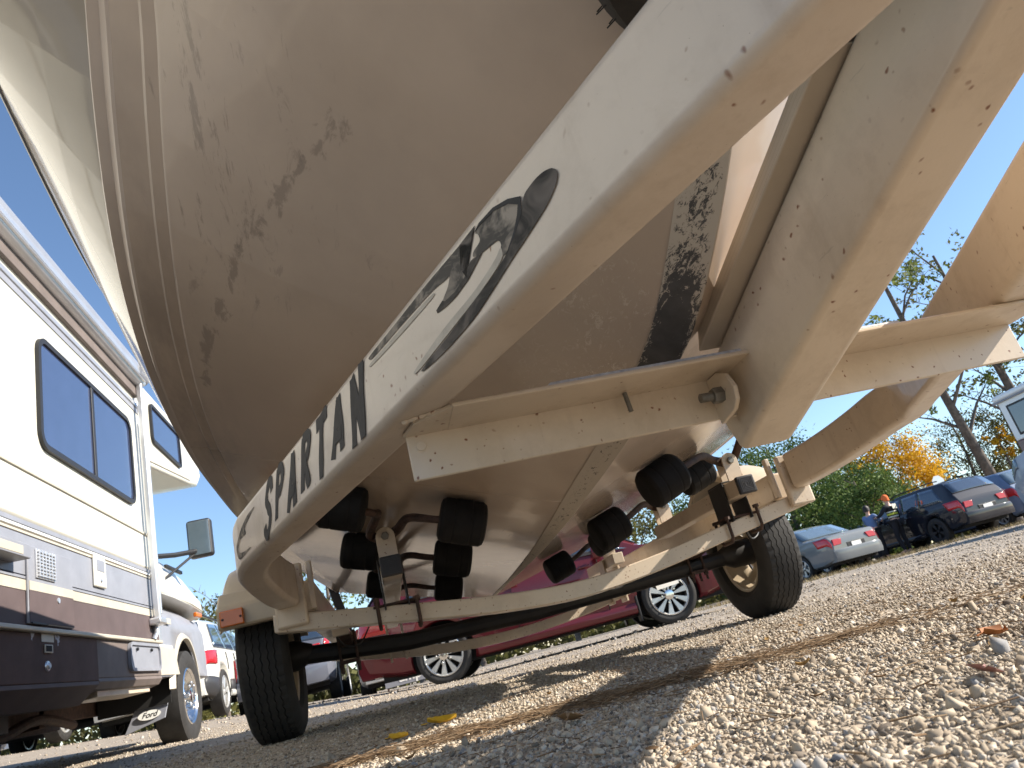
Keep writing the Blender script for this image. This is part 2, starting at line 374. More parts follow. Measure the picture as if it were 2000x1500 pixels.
def mass_mesh(name, verts, faces, tone, mat, smooth=False):
    m = bpy.data.meshes.new(name); nv, (nf, k) = len(verts), faces.shape
    m.vertices.add(nv); m.vertices.foreach_set('co', verts.astype(np.float32).ravel())
    m.loops.add(nf*k); m.loops.foreach_set('vertex_index', faces.astype(np.int32).ravel())
    m.polygons.add(nf); m.polygons.foreach_set('loop_start', np.arange(0, nf*k, k, dtype=np.int32))
    m.update(calc_edges=True); m.validate()
    at = m.attributes.new('tone', 'FLOAT', 'FACE'); at.data.foreach_set('value', tone.astype(np.float32))
    m.materials.append(mat); o = bpy.data.objects.new(name, m); COL.objects.link(o)
    if smooth: m.shade_smooth()
    return o
bmi = bmesh.new(); bmesh.ops.create_icosphere(bmi, subdivisions=1, radius=1); bmi.verts.ensure_lookup_table()
IV = np.array([v.co[:] for v in bmi.verts]); IF = np.array([[v.index for v in f.verts] for f in bmi.faces]); bmi.free()
def rotmats(n):
    q = RNG.normal(size=(n, 4)); q /= np.linalg.norm(q, axis=1)[:, None]; w, x, y, z = q.T
    return np.stack([np.stack([1-2*(y*y+z*z), 2*(x*y-z*w), 2*(x*z+y*w)], -1), np.stack([2*(x*y+z*w), 1-2*(x*x+z*z), 2*(y*z-x*w)], -1), np.stack([2*(x*z-y*w), 2*(y*z+x*w), 1-2*(x*x+y*y)], -1)], 1)
def stones(n, rmin, rmax, smin, smax, a0, a1, pw):
    u = RNG.random(n); r = (rmin**pw+(rmax**pw-rmin**pw)*u)**(1/pw)
    th = RNG.uniform(a0, a1, n); x = -.65+r*np.sin(th); y = r*np.cos(th)
    s = smin*(smax/smin)**(RNG.random(n)**1.7)
    sc = s[:, None]*RNG.uniform([.75, .65, .45], [1.35, 1.0, .85], (n, 3))
    v = IV[None]*(1+RNG.uniform(-.55, .5, (n, len(IV), 1)))*sc[:, None, :]
    v = np.einsum('nij,nkj->nki', rotmats(n), v)
    c = np.stack([x, y, g(x, y)+s*RNG.uniform(-.25, .45, n)], -1)
    v = v+c[:, None, :]; f = IF[None]+(np.arange(n)*len(IV))[:, None, None]
    return v.reshape(-1, 3), f.reshape(-1, 3), np.repeat(RNG.random(n), len(IF))
SV, SF, ST = [], [], []; o_ = 0
for args in ((52000, .27, 1.5, .0015, .0046, -.35, 1.0, 1.6), (1500, .3, 2.2, .0045, .0095, -.4, 1.0, 1.6), (70, .34, 1.8, .008, .013, -.2, 1.0, 1.4), (34000, 1.3, 3.8, .0024, .0060, -.5, 1.0, 1.3), (18000, 3.4, 9, .0042, .010, -.5, 1.0, 1.2), (3000, 8, 22, .010, .022, -.5, 1.0, 1.2)):
    a, b_, c_ = stones(*args); SV.append(a); SF.append(b_+o_); ST.append(c_); o_ += len(a)
stone_mat = attr_mat('crushed_limestone', [(0, (.10, .085, .075)), (1, (.50, .44, .36)), (.10, (.21, .17, .13)), (.32, (.37, .305, .23)), (.7, (.47, .40, .31)), (.88, (.57, .51, .43)), (.95, (.22, .23, .25))])
kind(mass_mesh('gravel', np.concatenate(SV), np.concatenate(SF), np.concatenate(ST), stone_mat), 'stuff')

# pine needles drifted into a line
def needles():
    n = 3600
    t = RNG.normal(.40, .45, n)*1.0; P = np.stack([-.73+t*.80, 1.467-t*.215], -1)
    P += np.stack([RNG.normal(0, .02, n), RNG.normal(0, .03+.035*np.sin(t*9)**2, n)], -1)
    n2 = 1500; r = .4+2.2*RNG.random(n2)**.7; th = RNG.uniform(-.3, 1, n2); P2 = np.stack([-.65+r*np.sin(th), r*np.cos(th)], -1)
    P = np.concatenate([P, P2]); N = n+n2
    a = np.where(np.arange(N) < n, RNG.normal(-.25, .55, N), RNG.uniform(0, PI, N)); L = RNG.uniform(.012, .04, N); w = RNG.uniform(.0005, .0009, N)
    d = np.stack([np.cos(a), np.sin(a), RNG.normal(0, .12, N)], -1); s = np.stack([-np.sin(a), np.cos(a), 0*a], -1)
    c = np.stack([P[:, 0], P[:, 1], g(P[:, 0], P[:, 1])+RNG.uniform(.003, .012, N)*np.where(np.arange(N) < n, 1.1, .7)], -1)
    e = [c-d*L[:, None]/2, c+d*L[:, None]/2]; up = np.array([0, 0, 1.])
    V = []
    for q in e:
        for dd in (s*w[:, None], -s*w[:, None], up[None]*w[:, None]*1.4): V.append(q+dd)
    V = np.stack(V, 1).reshape(-1, 3)
    F = np.array([[0, 1, 4, 3], [1, 2, 5, 4], [2, 0, 3, 5]])[None]+(np.arange(N)*6)[:, None, None]
    kind(mass_mesh('pine_needles', V, F.reshape(-1, 4), np.repeat(RNG.random(N), 3), attr_mat('dry_pine_needles', [(0, (.08, .05, .03)), (1, (.30, .22, .14)), (.5, (.17, .10, .05))])), 'stuff')
needles()

def leaf(name, label, x, y, L, col, rot, curl=.4, tilt=0.2, group=None):
    mb = MB(); n = 9; top = []
    m_ = M('leaf_'+label.split()[0]+str(int(x*100)), col, rough=.6, var=.25, vscale=60)
    rows = []
    for i in range(n):
        t = i/(n-1); w = .36*L*math.sin(PI*min(1, t*.94+.04))**.8*(1+.18*math.sin(i*2.6))
        rows.append([(L*(t-.5), k*w, curl*L*((k*.5)**2*1.2+(t-.5)**2*.8)+.001) for k in (-1, -.5, 0, .5, 1)])
    vs_ = [p for r in rows for p in r]; lo = [(p[0], p[1], p[2]-.0007) for p in vs_]
    fs = []
    for i in range(n-1):
        for k in range(4): a = i*5+k; fs += [(a, a+1, a+6, a+5), (a+45+5, a+45+6, a+45+1, a+45)]
    for i in range(n-1): fs += [(i*5, i*5+5, i*5+50, i*5+45), (i*5+4, i*5+49, i*5+54, i*5+9)]
    mb.add(vs_+lo, fs); mb.tube([(-.5*L, 0, .004), (-.72*L, .03*L, .002)], .0012, 5)
    o = mb.build(name, m_, smooth=60); o.location = (x, y, gz(x, y)+.006); o.rotation_euler = (tilt, tilt*.5, rot)
    tag(o, label, 'leaf', group)
leaf('fallen_leaf', 'yellow leaf on the shaded gravel, right one of the yellow pair', -.545, 1.99, .075, (.62, .36, .02), .2)
leaf('fallen_leaf', 'yellow leaf on the shaded gravel, left one of the yellow pair', -.655, 1.85, .05, (.60, .34, .02), -.5)
leaf('fallen_leaf', 'curled orange-brown leaf on bright gravel at the right edge', .02, .775, .040, (.30, .10, .02), .3, .45)
leaf('fallen_leaf', 'dull brown leaf on gravel in the dark shadow below the boat', -.41, 1.12, .05, (.22, .12, .05), 1.2)
leaf('fallen_leaf', 'small reddish leaf lying on bright coarse gravel', -.155, .60, .035, (.26, .12, .10), .9, .2, .4)

def litter():
    n = 70; r = .45+2.8*RNG.random(n)**.8; th = RNG.uniform(-.1, 1.0, n); x, y = -.65+r*np.sin(th), r*np.cos(th); L = RNG.uniform(.005, .012, n); a = RNG.uniform(0, 2*PI, n)
    gx, gy = np.meshgrid(np.linspace(-1, 1, 5), np.linspace(-1, 1, 3)); gx, gy = gx.ravel(), gy.ravel(); wd = np.cos(gx*1.35)*.5+.06
    lx, ly = gx[None]*L[:, None], (gy*wd)[None]*L[:, None]; lz = (RNG.uniform(.1, .8, n)[:, None]*(gy**2*.5+gx**2*.5)[None]+RNG.uniform(-.3, .3, n)[:, None]*gx[None])*L[:, None]
    V = np.stack([x[:, None]+lx*np.cos(a)[:, None]-ly*np.sin(a)[:, None], y[:, None]+lx*np.sin(a)[:, None]+ly*np.cos(a)[:, None], g(x, y)[:, None]+.006+lz], -1).reshape(-1, 3)
    q = np.array([[i*5+k, i*5+k+1, i*5+k+6, i*5+k+5] for i in range(2) for k in range(4)])
    F = (q[None]+(np.arange(n)*15)[:, None, None]).reshape(-1, 4)
    kind(mass_mesh('leaf_litter', V, F, np.repeat(RNG.random(n), 8), attr_mat('dry_leaf_scrap', [(0, (.10, .06, .035)), (1, (.34, .22, .08)), (.5, (.20, .11, .05))]), True), 'stuff')
litter()
# ------------------------------------------------------------------ boat
BOAT = thing('boat', 'cream deck boat with dirty scuffed V bottom sitting on the trailer', 'boat', (0, 2, 0)); BO = (0, 2, 0)
#        y     zk     xc     zc     xg     zg
HST = [(-.25, 1.58, .02, 1.63, .10, 1.68), (-.1, 1.42, .2, 1.62, .40, 1.68), (.1, 1.18, .40, 1.60, .62, 1.67), (.3, .96, .55, 1.57, .80, 1.64), (.5, .78, .665, 1.52, .94, 1.59),
       (.68, .645, .735, 1.46, 1.02, 1.54), (.8, .578, .77, 1.40, 1.05, 1.51), (.9, .535, .795, 1.34, 1.07, 1.49), (.96, .515, .811, 1.285, 1.08, 1.475), (1.07, .497, .847, 1.17, 1.10, 1.46),
       (1.2, .487, .884, 1.05, 1.122, 1.45), (1.35, .48, .92, .967, 1.147, 1.45), (1.55, .472, .959, .907, 1.18, 1.45), (1.85, .464, 1.003, .862, 1.225, 1.45), (2.15, .457, 1.03, .825, 1.26, 1.45),
       (2.57, .456, 1.05, .795, 1.275, 1.45), (3.3, .468, 1.055, .779, 1.28, 1.45), (4.0, .485, 1.04, .775, 1.27, 1.44), (5.0, .506, 1.0, .773, 1.24, 1.42)]
K0, K1 = -.15, .051          # the boat sits a little askew on the trailer
def kx(y): return K0+K1*y
ys = np.linspace(-.25, 5.0, 120); ys = np.unique(np.concatenate([ys, [h_[0] for h_ in HST]]))
HT = np.array(HST)
def hermite(yq, col):
    yk = HT[:, 0]; vk = HT[:, col]; d = np.gradient(vk, yk)
    i = np.clip(np.searchsorted(yk, yq)-1, 0, len(yk)-2); hh = yk[i+1]-yk[i]; t = (yq-yk[i])/hh
    # limited tangents keep the curve monotone
    s = (vk[i+1]-vk[i])/hh; m0 = np.clip(d[i], np.minimum(0, 3*s), np.maximum(0, 3*s)); m1 = np.clip(d[i+1], np.minimum(0, 3*s), np.maximum(0, 3*s))
    return (2*t**3-3*t**2+1)*vk[i]+(t**3-2*t**2+t)*hh*m0+(-2*t**3+3*t**2)*vk[i+1]+(t**3-t**2)*hh*m1
HQ = {k: hermite(ys, c_) for c_, k in ((1, 'zk'), (2, 'xc'), (3, 'zc'), (4, 'xg'), (5, 'zg'))}
def hullz(x, y):
    zk, xc, zc = (np.interp(y, ys, HQ[k]) for k in ('zk', 'xc', 'zc')); return zk+(zc-zk)*min(1, abs(x-kx(y))/xc)
def strip(fn, name, mat, smooth=40):
    mb = MB(); rows = []
    for i in range(len(ys)):
        h_ = {k: HQ[k][i] for k in HQ}; rows.append([(x+kx(ys[i]), ys[i], z) for x, z in fn(h_, ys[i])])
    return mb.loft(rows, cap=False, closed=False).build(name, mat, BOAT, BO, smooth=smooth)
def bottom(h_, y):
    xc, zk, zc = h_['xc'], h_['zk'], h_['zc']; sl = (zc-zk)/xc; half = []
    def P(x, dz=0): return (x, zk+sl*x+dz)
    q = min(1, xc/.5)
    e = q*max(0, min(1, (1.7-y)/.8))*min(1, max(0, (y+.1)/.5))
    half = [(0, zk), P(xc*.12, -.003*q-.024*e), P(xc*.3, -.008*q-.055*e), P(xc*.5, -.010*q-.062*e), P(xc*.7, -.008*q-.046*e), P(xc*.84, -.004*q-.024*e), P(xc-.075*q, -.002*q), P(xc-.071*q, .004*q), P(xc-.05*q, 0), P(xc-.046*q, .006*q), P(xc-.02*q, .002), (xc, zc)]
    return [(-x, z) for x, z in half[::-1]]+half[1:]
strip(bottom, 'hull_bottom', MT['hull'], 25)
for sgn in (-1, 1):
    lipo = strip(lambda h_, y: [(sgn*(h_['xc']+a*min(1, h_['xc']/.5)), h_['zc']+b) for a, b in ((0, 0), (.006, .002), (.016, .050), (.012, .054))], 'chine_lip', MT['lip'])
    strip(lambda h_, y: [(sgn*(h_['xc']+.012), h_['zc']+.054), (sgn*(h_['xc']+.036), h_['zc']+.058), (sgn*(h_['xc']+.038), h_['zc']+.064)], 'chine_groove', MT['lip'])
    def side(h_, y):
        x0, z0 = h_['xc']+.038, h_['zc']+.064; x1, z1 = h_['xg'], h_['zg']; pts = []
        for t, fl in ((0, 0), (.06, .010), (.2, .02), (.34, .022), (.36, .028), (.55, .012), (.75, .002), (.9, 0), (1, 0)): pts.append((sgn*(x0+(x1-x0)*t-0+fl*(x1-x0)*.6), z0+(z1-z0)*t))
        return pts
    strip(side, 'hull_side', MT['side'], 12)
    strip(lambda h_, y: [(sgn*(h_['xg']+a), h_['zg']+b) for a, b in ((0, 0), (.004, -.001), (.008, .004), (.006, .018), (-.004, .034))], 'rub_rail', MT['rvgrey'])
# deck, transom, keel strip
strip(lambda h_, y: [(-h_['xg'], h_['zg']+.034), (0, h_['zg']+.07), (h_['xg'], h_['zg']+.034)], 'deck', MT['side'])
h_ = {k: HQ[k][-1] for k in HQ}
b_ = bottom(h_, 5.0); tp = [(-h_['xg'], h_['zg']), (h_['xg'], h_['zg'])]
MB().prism([(x+kx(5), 5.002, z+.001) for x, z in b_]+[(tp[1][0]+kx(5), 5.002, tp[1][1]), (tp[0][0]+kx(5), 5.002, tp[0][1])], (0, .03, 0)).build('transom', MT['side'], BOAT, BO)
h0 = {k: HQ[k][0] for k in HQ}; b0_ = bottom(h0, ys[0])
MB().prism([(x+kx(ys[0]), ys[0]-.001, z) for x, z in b0_]+[(h0['xg']+.006+kx(ys[0]), ys[0]-.001, h0['zg']+.036), (-h0['xg']-.006+kx(ys[0]), ys[0]-.001, h0['zg']+.036)], (0, -.03, 0)).build('bow_cap', MT['lip'], BOAT, BO, bevel=.008)
mb = MB(); rows = []
for i in range(len(ys)):
    if ys[i] < .45: continue
    kk = kx(ys[i])
    zk, xc, zc = HQ['zk'][i], HQ['xc'][i], HQ['zc'][i]; sl = (zc-zk)/xc
    w = .050*min(1, max(.25, (4.6-ys[i])/2.6))
    sl -= .25*max(0, min(1, (1.7-ys[i])/.8))*min(1, max(0, (ys[i]+.1)/.5))*min(1, .8/xc)
    rows.append([(kk-w, ys[i], zk+sl*w-.0035), (kk-w*.5, ys[i], zk+sl*w*.5-.006), (kk+.001, ys[i], zk-.006), (kk+.004, ys[i], zk-.0045), (kk+.006, ys[i], zk+.004)])
mb.loft(rows, cap=False, closed=False).build('keel_strip', MT['keel'], BOAT, BO)

# ------------------------------------------------------------------ trailer
TR = thing('boat_trailer', 'cream boat trailer with lettered side rail and rusty roller frame under the boat', 'boat trailer', (0, 2, 0)); TO = (0, 2, 0)
def tp_(mb, name, mat, parent=None, **k): return mb.build(name, mat, parent or TR, None if parent else TO, **k)
RB, RT_ = .457, .589; RC = (RB+RT_)/2; RH = RT_-RB; RW = .075
def ro(y): return -.574+(-.42)*(y-.938)           # left rail: outer plane
sec = rrect(RW, RH, .016, 4)
half = RW/2*math.sqrt(1+.42**2)
def railpath(s):
    c = lambda y: ro(y)+half
    pts = [(c(-.35), -.35, RC), (c(0), 0, RC), (c(.5), .5, RC), (c(.938), .938, RC), (c(1.4), 1.4, RC), (c(1.83), 1.83, RC)]
    tail = [(-.934, 1.92, RC-.001), (-.948, 2.01, RC-.007), (-.943, 2.12, RC-.022), (-.928, 2.25, RC-.039), (-.915, 2.36, RC-.043)]
    P = [Vector(p) for p in pts[:-1]]+smoothpath([pts[-1]]+tail, 5)
    return [Vector((p.x*(-s) if s > 0 else p.x, p.y, p.z)) for p in P] if s > 0 else P
LR = tp_(sweep(MB(), sec, railpath(-1)), 'side_rail', MT['rail'], smooth=35); LR['label'] = 'left rail with black lettering and swoosh graphic'
cr_x = lambda y: .673-.535*(1.274-y)          # the right rail runs in at a slightly sharper angle
RPts = [Vector((cr_x(y), y, RC)) for y in (.0, .5, .938, 1.3)]+smoothpath([(cr_x(1.62), 1.62, RC), (cr_x(1.76), 1.76, RC-.001), (.942, 1.88, RC-.006), (.952, 2.0, RC-.014), (.940, 2.14, RC-.028), (.918, 2.27, RC-.039), (.902, 2.36, RC-.043)], 5)
RR = tp_(sweep(MB(), sec, RPts), 'side_rail', MT['cream'], smooth=35)
# --- graphics on the left rail's outer face: local frame s along the rail (towards the front), z up
SD = Vector((.42, 1, 0)).normalized()*Vector((-1, -1, 0)).length/ math.sqrt(2)
RD = Vector((-.42, 1, 0)).normalized(); RN = Vector((-1, -.42, 0)).normalized()
RP0 = Vector((ro(.938), .938, 0))
def unproject(u, v, lift=.0007):
    d = (r2*((u-1000)/1403)+u2*(-(v-750)/1403)+fwd); n = RN; p0 = RP0+RN*lift; t = (p0-CAMC).dot(n)/d.dot(n); return CAMC+d*t
def onrail(s, z, lift): p = RP0+RD*s+RN*lift; return Vector((p.x, p.y, z))
def decal(name, poly, mat, lift, parent=LR):
    # flat vinyl, 0.3 mm thick
    mb = MB(); top = [onrail(s, z, lift) for s, z in poly]
    return mb.prism(top, -RN*.0003).build(name, mat, parent, smooth=0)
DEC = {'H': [(-0.2743, 0.571), (-0.2595, 0.57), (-0.2106, 0.571), (-0.1408, 0.573), (-0.039, 0.572), (0.065, 0.572), (0.0609, 0.566), (0.0498, 0.563), (-0.0552, 0.561), (-0.156, 0.557), (-0.1887, 0.551), (-0.2008, 0.551), (-0.1918, 0.541), (-0.1712, 0.532), (-0.1538, 0.529), (-0.156, 0.525), (-0.1788, 0.521), (-0.2026, 0.52), (-0.2353, 0.523), (-0.2743, 0.534), (-0.255, 0.54), (-0.2452, 0.538), (-0.2268, 0.539), (-0.2255, 0.546), (-0.242, 0.553), (-0.2591, 0.558)],
 'L2': [(0.0695, 0.561), (-0.0323, 0.558), (-0.1551, 0.554), (-0.1582, 0.548), (-0.0498, 0.55), (0.0641, 0.555)],
 'Mid': [(-0.3635, 0.545), (-0.3428, 0.556), (-0.3146, 0.565), (-0.2832, 0.567), (-0.2702, 0.563), (-0.2765, 0.558), (-0.2775, 0.548), (-0.2582, 0.546), (-0.255, 0.54), (-0.2743, 0.534), (-0.3038, 0.53), (-0.3102, 0.526), (-0.3111, 0.519), (-0.2985, 0.512), (-0.3155, 0.505), (-0.3384, 0.52), (-0.3558, 0.531)],
 'Ls': [(-0.0587, 0.487), (-0.0672, 0.481), (-0.1712, 0.489), (-0.2366, 0.494), (-0.2832, 0.5), (-0.3092, 0.506), (-0.3102, 0.52), (-0.2949, 0.512), (-0.2407, 0.503), (-0.1595, 0.5)],
 'D': [(-0.0802, 0.48), (-0.0888, 0.475), (-0.1551, 0.472), (-0.2277, 0.475), (-0.2832, 0.486), (-0.32, 0.494), (-0.3599, 0.501), (-0.398, 0.509), (-0.4177, 0.518), (-0.424, 0.526), (-0.4231, 0.532), (-0.4177, 0.538), (-0.4056, 0.543), (-0.3904, 0.545), (-0.3679, 0.543), (-0.3558, 0.527), (-0.3362, 0.514), (-0.3155, 0.505), (-0.2819, 0.498), (-0.2366, 0.494), (-0.1694, 0.486)],
 's1': [(1.0824, 0.488), (1.0932, 0.515), (1.0564, 0.529), (0.9901, 0.546), (0.8852, 0.559), (0.77, 0.559), (0.8592, 0.549), (0.9488, 0.539), (0.9295, 0.522), (0.9892, 0.525), (1.0371, 0.522), (1.0672, 0.508), (1.0542, 0.497), (0.9959, 0.489), (0.8655, 0.484), (0.9892, 0.48), (1.0532, 0.48)]}
def smoke(name, dark, light, xs):
    m, t, b, c = base(name, dark, rough=.6, var=.1, spec=.25)
    n = noi(t, coords(t, (1, 1, 1.6)), xs, 3, .6, 1.2)
    t.links.new(mixc(t, ramp(t, n, .42, .66), (*dark, 1), (*light, 1)), b.inputs['Base Color']); return m
MT['smd'] = smoke('smoky_dark_decal', (.012, .012, .013), (.13, .11, .095), 14)
MT['smm'] = smoke('smoky_mid_decal', (.055, .05, .045), (.33, .28, .225), 18)
def roundpoly(p, it=2):
    for _ in range(it):
        q = []
        for i in range(len(p)):
            a, b_ = p[i], p[(i+1) % len(p)]; q += [(a[0]*.8+b_[0]*.2, a[1]*.8+b_[1]*.2), (a[0]*.2+b_[0]*.8, a[1]*.2+b_[1]*.8)]
        p = q
    return p
def inset(poly, k):
    c = np.mean(poly, 0); return [tuple(c+(np.array(p)-c)*k) for p in poly]
for k_, mt_, lf in (('H', 'smm', .0008), ('L2', 'decall', .0009), ('Mid', 'smm', .0010), ('Ls', 'decall', .0012), ('D', 'smd', .0014), ('s1', 'smm', .0008)):
    decal('swoosh_graphic', roundpoly([(.77+(a-.77)*.66, b_) for a, b_ in DEC[k_]] if k_ == 's1' else DEC[k_]), MT[mt_], lf)
# dark rims of the airbrushed shapes
decal('swoosh_graphic', [(-.3635, .545), (-.3428, .557), (-.3146, .5662), (-.2832, .568), (-.2702, .5635), (-.284, .5645), (-.314, .562), (-.341, .552), (-.3558, .540), (-.350, .531), (-.3384, .5195), (-.3155, .505), (-.3384, .515), (-.3575, .528)], MT['decal'], .0016)
decal('swoosh_graphic', [(-.2743, .571), (-.26, .5705), (-.2355, .5705), (-.2455, .566), (-.253, .557), (-.237, .551), (-.2265, .545), (-.228, .5385), (-.2420, .5375), (-.2500, .5395), (-.2743, .534), (-.2353, .5228), (-.2026, .5197), (-.1788, .5207), (-.1538, .5245), (-.1525, .5293), (-.1712, .5325), (-.1765, .5285), (-.2026, .5262), (-.2353, .5305), (-.2320, .5425), (-.2420, .5560), (-.2591, .5600)], MT['smd'], .0011)
LETT = {'S': [[(.95, .78), (.8, .96), (.5, 1), (.2, .86), (.18, .68), (.5, .52), (.82, .36), (.80, .14), (.5, .0), (.2, .06), (.04, .22)]],
 'P': [[(.2, 1), (.16, .5), (.2, 0)], [(.16, .94), (.7, .96), (.92, .78), (.7, .56), (.2, .48)]],
 'A': [[(.02, 0), (.28, .5), (.52, 1)], [(.5, 1), (.74, .5), (.92, .02)], [(.2, .30), (.84, .34)]],
 'R': [[(.2, 1), (.16, .5), (.2, 0)], [(.16, .94), (.7, .96), (.9, .8), (.68, .60), (.2, .52)], [(.42, .52), (.7, .26), (1.0, .0)]],
 'T': [[(-.05, .94), (.5, .97), (1.08, 1.0)], [(.52, .96), (.48, .5), (.5, 0)]],
 'N': [[(.12, 0), (.14, .5), (.10, .98)], [(.12, .98), (.5, .5), (.88, .04)], [(.9, 0), (.86, .5), (.92, 1.04)]]}
for i, ch in enumerate('SPARTAN'):
    tl = .672-.0885*i; bl = .731-.092*i; w = .052; mb = MB()
    zt = .570+(.004 if i in (1, 3, 6) else 0); zb = .474+.010*(i % 2)-(.004 if i == 6 else 0)
    for j, st in enumerate(LETT[ch]):
        sp = smoothpath([(u, v, 0) for u, v in st], 5) if len(st) > 2 else [Vector((st[0][0]*(1-t)+st[1][0]*t, st[0][1]*(1-t)+st[1][1]*t, 0)) for t in (0, .25, .5, .75, 1)]
        L_, R_ = [], []
        for k, p in enumerate(sp):
            d = (sp[min(k+1, len(sp)-1)]-sp[max(k-1, 0)]); d = Vector((d.x*w, d.y*.1, 0)).normalized(); nrm = Vector((-d.y, d.x, 0))
            hw = .0102*(1.05-.12*math.sin(k*.9+j+i))*(1 if len(st) > 2 or ch == 'A' and j == 2 else 1)
            c = Vector((p.x*w, p.y*.1, 0)); L_.append(c+nrm*hw); R_.append(c-nrm*hw)
        poly = L_+R_[::-1]
        def mp(q): v = q.y/.1; return onrail((bl+(tl-bl)*v)-q.x, zb+(zt-zb)*v, .0008+.0004*j)
        q0 = len(mb.v); n_ = len(L_)
        top = [mp(q) for q in L_+R_]
        lo = [p-RN*.0003 for p in top]
        fs = [(k, k+1, n_+k+1, n_+k) for k in range(n_-1)]+[(2*n_+k, 3*n_+k, 3*n_+k+1, 2*n_+k+1) for k in range(n_-1)]
        mb.add(top+lo, fs)
    o = mb.build('letter', MT['decal'], LR, smooth=0); o['label'] = 'black brush style letter '+ch+' on the left rail'

# --- front crossmember: steel angle, leg hanging down, flange towards the front
CM = tp_(MB().box(-.566, .566, 1.036, 1.043, .381, .456), 'front_crossmember', MT['creamr'], bevel=.002)
tp_(MB().box(-.502, .575, .937, 1.0425, .4495, .4565), 'flange', MT['cream'], CM, bevel=.002)
for q in (-1,):
    tp_(MB().prism([(q*.57, 1.041, .456), (q*.50, 1.041, .4565), (q*.50, .94, .4565), (q*.555, .985, .4565)], (0, 0, -.006)), 'weld_plate', MT['cream'], CM, bevel=.001)
def bead(a, b, r, par):
    a, b = Vector(a), Vector(b); n = max(6, int((b-a).length/.004)); pts = [a.lerp(b, i/n)+Vector((random.uniform(-.001, .001), random.uniform(-.001, .001), 0)) for i in range(n+1)]
    tp_(MB().tube(pts, [r*(1+.28*math.sin(i*1.9)) for i in range(n+1)], 7), 'weld_bead', MT['creamr'], par)
bead((-.570, .985, .4565), (-.503, .952, .4565), .004, CM); bead((-.562, 1.034, .4565), (-.500, 1.034, .4565), .0045, CM); bead((.445, .945, .4565), (.535, 1.03, .4565), .004, CM)
tp_(MB().lathe([(0, .0095), (.0015, .0095), (.0015, .008), (.003, .007)], (-.546, 1.036, .432), (0, -1, 0), 20), 'plug', MT['cream'], CM)
tp_(MB().lathe([(i*.0011, .0042 if i % 2 else .0035) for i in range(30)], (-.217, 1.016, .449), (.05, 0, -1), 10), 'stud', MT['zinc'], CM)
tp_(MB().box(-.352, .27, .955, 1.03, .458, .468), 'bunk_pad', MT['carpet'], CM, bevel=.005)
gp = [(-.056, .985, .378), (-.056, 1.036, .372), (-.056, 1.036, .449), (-.056, 1.0, .449), (-.056, .975, .436), (-.056, .962, .41), (-.056, .968, .39)]
tp_(MB().prism(gp, (-.008, 0, 0)), 'gusset_plate', MT['cream'], CM, bevel=.0015)
tp_(MB().lathe([(0, .0135), (.016, .0135), (.018, .012)], (-.063, 1.003, .412), (-1, 0, 0), 6), 'nut', MT['zinc'], CM, smooth=0)
tp_(MB().lathe([(i*.0012, .0075 if i % 2 else .0066) for i in range(20)], (-.079, 1.003, .412), (-1, 0, 0), 12), 'bolt', MT['zinc'], CM)
# --- sloping bow arm bolted to the crossmember
u_ = Vector((0, -math.cos(.3), math.sin(.3))); n_ = Vector((0, math.sin(.3), math.cos(.3))); A0 = Vector((0, 1.063, .329))
L0 = 1.25
a_prof = [A0, Vector((0, 1.079, .375)), Vector((0, 1.079, .425)), A0+u_*.075+n_*.150, A0+u_*L0+n_*.150, A0+u_*L0]
mb = MB(); rings = []
for x, ins in ((-.032, .011), (-.0295, .005), (-.025, .0012), (-.019, 0), (.050, 0), (.060, .002), (.068, .007), (.075, .017), (.079, .034)):
    c = sum(a_prof, Vector())/6; r = []
    for i, p in enumerate(a_prof):
        q = Vector(p)
        if i in (0, 5): q = q+n_*ins+(u_*ins*.4 if i == 0 else Vector())
        if i in (3, 4): q = q-n_*min(ins, .012)
        if i == 1: q = q+n_*ins*.5
        r.append(q+Vector((x, 0, 0)))
    rings.append(r)
mb.loft(rings)
ARM = tp_(mb, 'bow_arm', MT['cream'], smooth=50, bevel=.004)
ARM['label'] = 'thick rounded arm rising from the front crossmember'
pl = [A0+u_*.085+n_*.152, A0+u_*.115+n_*.177, A0+u_*.60+n_*.177, A0+u_*.60+n_*.152]
tp_(MB().prism([p+Vector((-.062, 0, 0)) for p in pl], (.12, 0, 0)), 'board', MT['plank'], ARM, bevel=.002)
tp_(MB().prism([p+u_*.52+Vector((-.058, 0, 0)) for p in (pl[0], pl[0]+n_*.04, pl[0]+n_*.04+u_*.12, pl[0]+u_*.12)], (.11, 0, 0)), 'rubber_stop', MT['rusty'], ARM, bevel=.004)
# --- V-shaped crossmember carrying the rollers
def vbeam(pts, y0, y1, hgt, name, mat, **k):
    P = smoothpath([(x, 0, z) for x, z in pts], 5); mb = MB(); rings = []
    for p in P: rings.append([(p.x, y0, p.z), (p.x, y1, p.z), (p.x, y1, p.z+hgt), (p.x, y0, p.z+hgt)])
    return tp_(mb.loft(rings), name, mat, bevel=.004, **k)
C2 = [(-.966, .353), (-.749, .321), (-.482, .281), (-.236, .248), (.025, .233), (.314, .258), (.632, .308), (.93, .356)]
tp_
V2 = vbeam(C2, 2.4, 2.47, .054, 'roller_crossmember', MT['creamr'])
C3 = [(-.93, .315), (-.60, .250), (-.30, .206), (.0, .192), (.30, .206), (.60, .245), (.93, .315)]
V3 = vbeam(C3, 4.02, 4.08, .05, 'rear_crossmember', MT['cream'])
def V2z(x): return float(np.interp(x, [p[0] for p in C2], [p[1] for p in C2]))+.054
